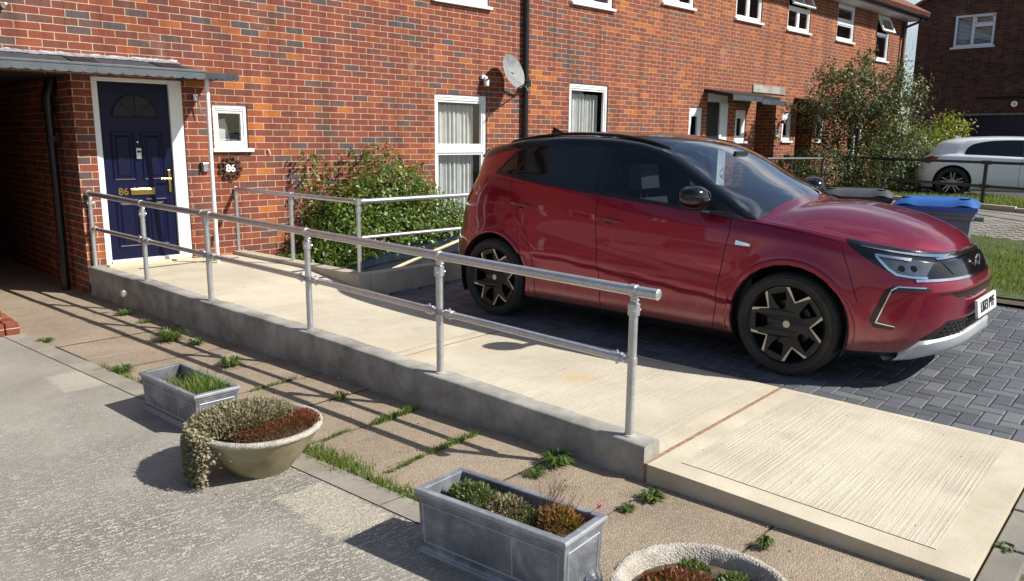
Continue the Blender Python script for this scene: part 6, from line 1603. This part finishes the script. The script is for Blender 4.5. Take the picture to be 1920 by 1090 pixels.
mb = MB(); mb.tube([(1.00,-.50,1.075),(.95,.0,1.10),(.93,.35,1.085)], .008, 6); mb.tube([(1.02,.05,1.09),(.98,.45,1.075),(.95,.62,1.06)], .008, 6); cpart(mb, 'wiper', 'satin_black', smooth=True)
# ---- white hatchback
rw_ = bpy.data.objects.new('parked_car', None); col.objects.link(rw_); tag(rw_, 'white hatchback parked behind the black tube fence at the right edge', 'car')
def cls2(x, z, zone, r):
    if zone == 'hull': return 7 if z < .20 else 0
    if zone == 'glass':
        if x > .98 or x < -1.13: return 0
        if -.12 < x < -.02: return 5
        return 3
    if zone == 'trim': return 0
    if x > 1.06: return 11
    if x > .25: return 4
    if x > -1.78: return 1
    return 12
P2 = dict(W=.88, L=(2.15, 2.00), nm=((4.8, 5.6), 2.8), NU=130, NH=20,
    keys=[(.15,-.10,-.20,-.14),(.20,-.04,-.08,-.08),(.32,-.015,-.01,-.02),(.50,-.004,.0,.0),(.66,.0,-.03,-.02),(-.74,-.008,-.08,-.10),(None,-.045,-.14,-.22)],
    belt=[(-2.05,.88),(-1.9,.93),(-1.6,.97),(-1.0,.955),(0,.91),(.9,.87),(1.3,.85),(1.8,.77),(2.05,.70)],
    edge=[(-2.05,.90),(-1.82,.97),(-1.70,1.10),(-1.5,1.27),(-1.2,1.34),(-1,1.36),(-.4,1.385),(.1,1.36),(.4,1.27),(.7,1.10),(1.0,.90),(1.3,.865),(1.8,.785),(2.05,.71)],
    wtop=[(-1.14,.98),(-1.08,1.14),(-.95,1.24),(-.6,1.315),(-.2,1.33),(.1,1.31),(.4,1.22),(.7,1.04),(.95,.90),(1.0,.88)],
    crown=[(-2.05,.0),(-1,.045),(0,.04),(.6,.035),(1.0,.06),(1.5,.07),(2.05,0)], shift=.12, axles=(1.38,-1.31), rw=.316, arch=.352, flare=.012, archtags=(0,7), classify=cls2, tumble=.42, 
    tags={0:('body','white_paint'),1:('roof','white_paint'),3:('side_window','dark_glass'),4:('windscreen','dark_glass'),5:('window_pillar','satin_black'),7:('sill_trim','white_paint'),11:('bonnet','white_paint'),12:('rear_window','dark_glass')}, split=(3,), regions=[])
for kk in ('belt','edge','wtop'): P2[kk] = [(a, .62+(b-.62)*.80) for a, b in P2[kk]]
bvh2, made2 = build_car(rw_, P2)
body2 = made2[(0, 0)]
def wpart(mb, name, mat, **kw): return local(mb.build(name, mat, None, **kw), rw_)
for sg in (-1, 1):
    mb = MB(); 
    for pth in ([(.98,.87),(.99,.6),(.92,.22)], [(-.10,.91),(-.15,.6),(-.13,.22)]): ribbon(mb, bvh2, pth, .006, .0012, sgn=sg)
    wpart(mb, 'panel_gap', 'liner', recalc=False)
    mb = MB(); patch(mb, bvh2, [(-1.58,.83),(-1.72,.85),(-1.86,.80),(-1.90,.72),(-1.76,.70),(-1.68,.74)], .006, sgn=sg); wpart(mb, 'tail_light', 'tail_red', recalc=False, smooth=True, angle=0)
    for hx in (.12,): 
        c_ = cast_side(bvh2, hx, .80, .02, sg); mb = MB(); mb.tube([c_+Vector((-.09,0,.0)), c_+Vector((.09,0,-.005))], .011, 8); wpart(mb, 'door_handle', 'white_paint', smooth=True)
    for ax_ in P2['axles']:
        mb = MB(); n = 20; vs = []
        for y_ in (.86, .55):
            for k in range(n+1): a = R(-25)+R(230)*k/n; vs.append((ax_+.356*math.cos(a), sg*y_, .326+.356*math.sin(a)))
        mb.add(vs, [(k, k+1, n+2+k, n+1+k) for k in range(n)]); mb.add([(ax_-.38,sg*.55,.12),(ax_+.38,sg*.55,.12),(ax_+.38,sg*.55,.74),(ax_-.38,sg*.55,.74)], [(0,1,2,3)]); wpart(mb, 'arch_liner', 'liner', recalc=False)
        wheel(rw_, ax_, sg, .316, .21, .872, dict(rim=.222, kind='spoke', barrel='alloy_black', hub='alloy_cut'))
mb = MB(); mb.box((-1.9,-.75,.16),(1.9,.75,.2)); wpart(mb, 'floor_pan', 'liner')
mb = MB(); mb.add([(-1.30,-.012,1.21),(-1.15,-.012,1.23),(-1.28,0,1.29),(-1.30,.012,1.21),(-1.15,.012,1.23)], [(0,1,2),(3,2,4),(0,2,3),(1,4,2)]); wpart(mb, 'aerial_fin', 'white_paint')
hw = Vector((.34,-.94,0)).normalized()
wc = Vector((17.08,5.13,0)); rw_.rotation_euler = (0,0,math.atan2(hw.y, hw.x))
S2 = .95; rw_.scale = (S2, S2, S2); off = Vector((-1.31, -.87, 0))*S2; rot2 = Matrix.Rotation(math.atan2(hw.y, hw.x), 3, 'Z'); lw = wc-rot2 @ off; rw_.location = (lw.x, lw.y, .60)
# ================================================================ BINS
def bin_(x, y, label, lidmat, rot, grp='wheelie bins'):
    t = empty('wheelie_bin', (0, 0, 0), label, 'bin', grp); z0 = 0
    w0, w1, d0, d1, h = .24, .285, .26, .36, .96
    mb = MB(); sec = [(0,w0*.92,d0*.9),(.05,w0,d0),(h-.10,w1-.015,d1-.02),(h-.095,w1,d1),(h-.06,w1,d1),(h-.055,w1+.012,d1+.012),(h,w1+.014,d1+.014)]
    vs = [p for z, a, b in sec for p in ((-b,-a,z),(b,-a,z),(b,a,z),(-b,a,z))]
    mb.add(vs, [(i*4+j, i*4+(j+1) % 4, (i+1)*4+(j+1) % 4, (i+1)*4+j) for i in range(len(sec)-1) for j in range(4)]+[(3,2,1,0)])
    M.setdefault('bin_grey', simple('grey bin plastic', (.15,.175,.20), .5, var=.15)); mb.build('bin_body', 'bin_grey', t, bevel=.012)
    mb = MB()
    for s2 in (-1, 1): 
        for k in range(2): mb.box((-d1-.006, s2*.10+k*.03-.02, .25), (-d1*.92, s2*.10+k*.03-.012, .8))
    mb.build('front_ribs', 'bin_grey', t)
    # lid: domed, with moulded step and two hand recesses
    mb = MB(); nx, ny = 24, 20; vs = []
    for i in range(nx+1):
        for j in range(ny+1):
            u, v = i/nx*2-1, j/ny*2-1; e = max(abs(u)**6, abs(v)**6)
            zz = h+.012+.060*(1-e)*(1-.25*u)-.018*(1 if (abs(v) < .62 and -.6 < u < .5) else 0)
            if u < -.72 and .45 < abs(v) < .9: zz += .014*math.sin((abs(v)-.45)/.45*math.pi)
            vs.append((u*(d1+.03), v*(w1+.025), zz))
    mb.add(vs, [(i*(ny+1)+j, i*(ny+1)+j+1, (i+1)*(ny+1)+j+1, (i+1)*(ny+1)+j) for i in range(nx) for j in range(ny)])
    ed = [(-(d1+.03),-(w1+.025)),(d1+.03,-(w1+.025)),(d1+.03,w1+.025),(-(d1+.03),w1+.025)]
    mb.add([(a,b,h+.012) for a, b in ed]+[(a,b,h-.028) for a, b in ed], [(k, (k+1) % 4, 4+(k+1) % 4, 4+k) for k in range(4)])
    lid = mb.build('lid', lidmat, t, smooth=True, angle=35)
    mb = MB()
    for s2 in (-1, 1): mb.lathe([(0,0),(.035,.001),(.045,.004)], (-d1+.07, s2*(w1-.07), h+.075), 12)
    mb.build('lid_recess', 'plastic_black', lid)
    mb = MB(); mb.tube([(d1+.09,-w1+.03,h-.05),(d1+.09,w1-.03,h-.05)], .016, 10)
    for s2 in (-1, 1): mb.box((d1-.02,s2*(w1-.06)-.015,h-.07),(d1+.10,s2*(w1-.06)+.015,h-.03))
    mb.build('handle', 'bin_grey', t, smooth=True)
    mb = MB(); mb.tube([(-.05,-w1-.07,h-.10),(-.05,-w1+.01,h-.10)], .022, 12); mb.build('lug', 'bin_grey', t, smooth=True)
    for s2 in (-1, 1): mb = MB(); mb.tube([(.27,s2*(w0-.01),.1),(.27,s2*(w0+.05),.1)], .10, 20); mb.build('bin_wheel', 'plastic_black', t, smooth=True)
    t.location = (x, y, T(x)+.02); t.rotation_euler = (0,0,rot)
    for o in tree_children(t): o.matrix_parent_inverse = Matrix.Identity(4)
    return t
M['bin_blue'] = simple('blue bin lid', (.03,.12,.38), .38, var=.08); M['bin_dark'] = simple('dark grey bin lid', (.06,.065,.07), .5, var=.15)
bin_(7.28, 2.28, 'grey wheelie bin with a bright blue lid behind the red bonnet', 'bin_blue', R(14))
bin_(7.62, 3.10, 'dark grey lidded wheelie bin left of the blue lidded one', 'bin_dark', R(20))
# ================================================================ FENCES
t = empty('tube_fence', (15.39,4.11,.6), 'low black tube fence with two rails crossing in front of the white car and shrubs', 'fence')
fd = Vector((.485,.875,0)).normalized(); p0 = Vector((15.0,3.41,0)); 
fp = [Vector((15.39,4.11,0))+fd*(2.45*k) for k in (-3,-2,-1,0,1,2)]
for p in fp:
    mb = MB(); z = T(p.x); mb.tube([(p.x,p.y,z),(p.x,p.y,1.345)], .032, 10); mb.build('post', 'blackpipe', t, smooth=True)
for z in (1.345, .94):
    mb = MB(); mb.tube([tuple(fp[0]-fd*.4+Vector((0,0,z))), tuple(fp[-1]+fd*.1+Vector((0,0,z+.0)))], .026, 10)
    for p in fp: mb.tube([p-fd*.09+Vector((0,0,z)), p+fd*.09+Vector((0,0,z))], .036, 10)
    mb.build('rail', 'blackpipe', t, smooth=True)
t = empty('garden_railing', (15.6,7.6,.6), 'short grey and black hand railing by the far front door', 'railing')
mb = MB(); a, b = Vector((14.2,7.55,1.34)), Vector((15.6,7.10,1.34)); mb.tube([a, b], .022, 8); mb.build('top_rail', 'bin_dark', t, smooth=True)
mb = MB(); mb.tube([(b.x,b.y,.5),(b.x,b.y,1.36)], .026, 8)
for k in range(7): p = a.lerp(b, k/7); mb.tube([(p.x,p.y,.5),(p.x,p.y,1.33)], .010, 6)
mb.build('uprights', 'blackpipe', t, smooth=True)
# ================================================================ PLANTS
def leafcloud(mb, cen, rad, n, size, shell=.55, rag=.25, cup=.3, flt=None, up=.3):
    cx_, cy_, cz_ = cen; rx, ry, rz = rad; k = 0
    while k < n:
        v = Vector((random.gauss(0,1), random.gauss(0,1), random.gauss(0,1))).normalized(); r_ = random.uniform(shell, 1)**.6
        r_ *= 1+random.uniform(-rag, rag)*.5+.16*math.sin(v.x*7+cx_*3)*math.cos(v.z*6+cy_*5)
        p = Vector((cx_+v.x*rx*r_, cy_+v.y*ry*r_, cz_+v.z*rz*r_)); k += 1
        if flt and not flt(p): continue
        d = (v+Vector((random.uniform(-1,1), random.uniform(-1,1), random.uniform(-1,1)+up))*.9).normalized(); s_ = size*random.uniform(.6,1.3)
        t1 = d.cross(Vector((random.uniform(-1,1), random.uniform(-1,1), random.uniform(-1,1)))).normalized(); t2 = d.cross(t1)
        i = len(mb.v); c2 = d*(cup*s_*.4)
        mb.v += [tuple(p-t1*s_), tuple(p-t2*s_*.5+c2), tuple(p+t1*s_*.2+c2*.5-t2*s_*.42), tuple(p+t1*s_), tuple(p+t1*s_*.2+t2*s_*.42), tuple(p+t2*s_*.5+c2)]
        mb.f += [(i, i+1, i+2, i+3, i+4, i+5)]; mb.mi.append(0)
def branch(mb, p, d, L, r_, depth, spread=.5, up=.15, leaf_pts=None, kids=(2,3)):
    pts = [p]; rs = [r_]; q = p.copy(); dd = d.copy()
    for k in range(4):
        dd = (dd+Vector((random.uniform(-1,1), random.uniform(-1,1), random.uniform(-.6,1)*1))*.13+Vector((0,0,up*.1))).normalized(); q = q+dd*L/4; pts.append(q.copy()); rs.append(r_*(1-.16*(k+1)))
    mb.tube(pts, rs, 5, cap=False)
    if leaf_pts is not None: leaf_pts.append(q.copy())
    if depth > 0:
        for _ in range(random.randint(*kids)):
            i = random.randint(2, 4); nd = (dd+Vector((random.uniform(-1,1), random.uniform(-1,1), random.uniform(-.5,1)))*spread).normalized(); branch(mb, pts[i], nd, L*random.uniform(.6,.85), rs[i]*.65, depth-1, spread, up, leaf_pts, kids)
# hedge by the wall
t = empty('wall_shrub', (6.0,8.5,.05), 'leafy green shrub growing against the brick wall left of the net curtained window', 'shrub')
mb = MB(); random.seed(31)
prof = smooth_interp([(4.35,.12),(4.6,.32),(4.95,.62),(5.2,.95),(5.45,1.22),(5.8,1.38),(6.15,1.44),(6.45,1.30),(6.75,1.02),(7.1,.74),(7.5,.58),(8.2,.5),(9.5,.45)])
def hflt(p): return p.z > .05 and p.y < 8.96 and p.z < prof(p.x)+.10*math.sin(p.x*9)+random.uniform(-.06,.10)
for c_, r_, n in (((4.85,8.45,.25),(.45,.45,.32),1500),((5.3,8.5,.55),(.6,.48,.6),3300),((6.0,8.55,.75),(.85,.50,.75),6200),((6.7,8.5,.60),(.8,.52,.68),4800),((7.6,8.5,.40),(.9,.5,.48),2600),((5.9,8.15,.35),(1.3,.5,.42),3800)):
    leafcloud(mb, c_, r_, n, .030, shell=.35, flt=hflt)
for _ in range(130):   # loose shoots against the brick at the left and top
    x = random.choice([random.uniform(4.95,5.35), random.uniform(5.3,6.9)]); z = prof(x)+random.uniform(-.05,.16) if x > 5.3 else random.uniform(.5,1.45)
    leafcloud(mb, (x, 8.85, z), (.05,.05,.07), 7, .026)
mb.build('foliage', 'hedge', t, recalc=False)
for k in range(26): mb = MB(); branch(mb, Vector((random.uniform(4.9,7.3), 8.6, .03)), Vector((random.uniform(-.5,.5), random.uniform(-.3,.2), 1)).normalized(), random.uniform(.35,.6), .009, 2, .4); mb.build('stem', 'bark', t, recalc=False)
# thin rose stems against the wall behind the car
def bare(name, base, H_, n, r_, depth, mat, label, cat='shrub', spread=.35, group=None, d0=.25, kids=(2,3)):
    t = empty(name, base, label, cat, group); mb = MB()
    for k in range(n): branch(mb, Vector(base)+Vector((random.uniform(-.06,.06), random.uniform(-.03,.03), 0)), Vector((random.uniform(-d0,d0), random.uniform(-d0,d0)*.5, 1)).normalized(), H_, r_, depth, spread, .3, None, kids)
    mb.build('branches', mat, t, recalc=False, smooth=True, angle=0); return t
random.seed(5)
bare('bare_rose', (12.15,8.7,.3), .95, 1, .028, 2, 'twig', 'leafless thick stemmed rose against the wall behind the car roof', spread=.6)
bare('bare_rose', (13.0,8.75,.3), 1.0, 2, .010, 1, 'bark', 'thin bare stems on the wall right of the thick leafless rose')
bare('bare_rose', (11.3,8.75,.3), .95, 1, .010, 1, 'bark', 'single thin bare stem on the wall beside the second net curtained window')
# tall holly and dense low shrub behind the fence
t = empty('holly_tree', (17.4,7.3,.6), 'tall sparse holly like tree with glossy dark leaves before the far terrace end', 'tree')
mb = MB(); lp = []; random.seed(12)
for k in range(5): branch(mb, Vector((17.4+random.uniform(-.2,.2),7.3,.55)), Vector((random.uniform(-.35,.35), random.uniform(-.4,.4), 1)).normalized(), 1.15, .035, 3, .55, .3, lp, (2,3))
mb.build('trunk', 'bark', t, recalc=False, smooth=True, angle=0)
mb = MB(); random.seed(13)
for p in lp:
    if .8 < p.z < 3.6 : leafcloud(mb, tuple(p), (.20,.20,.18), 34, .038, shell=.1)
for (c_, r_, n) in (((17.5,7.2,2.5),(.85,.9,.75),2300),((17.8,6.7,2.0),(.75,.85,.8),2600),((17.2,7.6,2.0),(.75,.75,.7),1300),((18.0,6.5,2.75),(.5,.5,.5),700)): leafcloud(mb, c_, r_, n, .038, shell=.2, rag=.5)
mb.build('crown', 'holly', t, recalc=False)
t = empty('evergreen_shrub', (16.9,7.0,.6), 'dense grey green evergreen shrub behind the black tube fence below the holly', 'shrub')
mb = MB(); random.seed(14)
for (c_, r_, n) in (((16.7,7.6,1.05),(.85,.8,.62),4500),((17.3,6.6,1.1),(.9,.9,.72),7000),((17.6,6.2,1.45),(.6,.6,.45),2200),((16.6,8.2,.9),(.6,.6,.45),1600)): leafcloud(mb, c_, r_, n, .030, shell=.45)
mb.build('crown', 'shrub', t, recalc=False)
for _ in range(6): mb = MB(); branch(mb, Vector((17.1+random.uniform(-.4,.4),7.0,.5)), Vector((random.uniform(-.4,.4),random.uniform(-.4,.4),1)).normalized(), .5, .02, 2); mb.build('stem', 'bark', t, recalc=False)
t = empty('lime_shrub', (19.3,6.5,.6), 'bright yellow green leafed shrub left of the white car', 'shrub')
mb = MB(); random.seed(15)
for (c_, r_, n) in (((19.4,6.5,1.5),(.7,.75,.55),1500),((19.7,6.1,1.9),(.55,.5,.45),900),((19.0,7.1,1.8),(.6,.6,.5),900),((18.2,5.95,.95),(.45,.5,.40),600)): leafcloud(mb, c_, r_, n, .038, shell=.3, rag=.5)
mb.build('crown', 'lime', t, recalc=False)
for _ in range(6): mb = MB(); branch(mb, Vector((19.3+random.uniform(-.3,.3),6.5,.5)), Vector((random.uniform(-.4,.4),random.uniform(-.4,.4),1)).normalized(), .7, .02, 2); mb.build('stem', 'bark', t, recalc=False)
random.seed(44)
bare('bare_shrub', (24.3,8.2,.6), 1.55, 6, .020, 4, 'twig', 'leafless pale twiggy shrub in front of the dark brick end house', spread=.75, d0=.6)
bare('bare_tree', (40,16.0,0), 3.4, 2, .05, 5, 'bark', 'leafless tree seen in the gap between the terrace and the end house', 'tree', spread=.6, kids=(3,3))
bare('bare_tree', (44,14.9,0), 3.2, 2, .045, 5, 'bark', 'second leafless tree against the sky beside the dark brick house', 'tree', spread=.6, kids=(3,3))
# ================================================================ clutter behind the rear kerb
t = empty('plastic_tray', (5.6,7.5,.1), 'dark navy plastic sheets and curved panel lying in the bed behind the rear kerb', 'garden tray')
mb = MB(); n = 22; vs = []
for i in range(n+1):
    u = i/n
    for j in range(9):
        v = j/8; x = lerp(4.75, 7.9, u); y = 7.05+.75*v+.22*u; z = .10+.34*math.sin(min(1, u*1.5)*math.pi/2)*v**1.3+.03*math.sin(u*9)
        vs.append((x, y, z))
mb.add(vs, [(i*9+j, i*9+j+1, (i+1)*9+j+1, (i+1)*9+j) for i in range(n) for j in range(8)])
sm = mb.build('curved_panel', 'pond', t, smooth=True, angle=0, recalc=False); sm.modifiers.new('s', 'SOLIDIFY').thickness = .02
mb = MB(); mb.add([(5.0,7.02,.06),(7.6,7.22,.20),(7.7,7.42,.30),(5.15,7.20,.10)], [(0,1,2,3)]); o = mb.build('flat_sheet', 'plastic_black', t, recalc=False); o.modifiers.new('s', 'SOLIDIFY').thickness = .03
mb = MB(); mb.tube([vs[i*9+8] for i in range(n+1)], .018, 8); mb.build('rolled_edge', 'pond', t, smooth=True)
mb = MB(); mb.tube([(4.98,6.98,.26),(5.7,7.09,.40),(6.9,7.27,.62)], .018, 8); tag(mb.build('timber_pole', 'woodpole', smooth=True), 'cream timber pole lying on the navy sheets behind the rear kerb', 'pole')
mb = MB(); mb.tube([(4.93,6.93,.20),(5.06,6.96,.225)], [.040,.034], 14); tag(mb.build('plant_pot', 'terracotta', smooth=True), 'small terracotta pot under the end of the timber pole', 'pot')
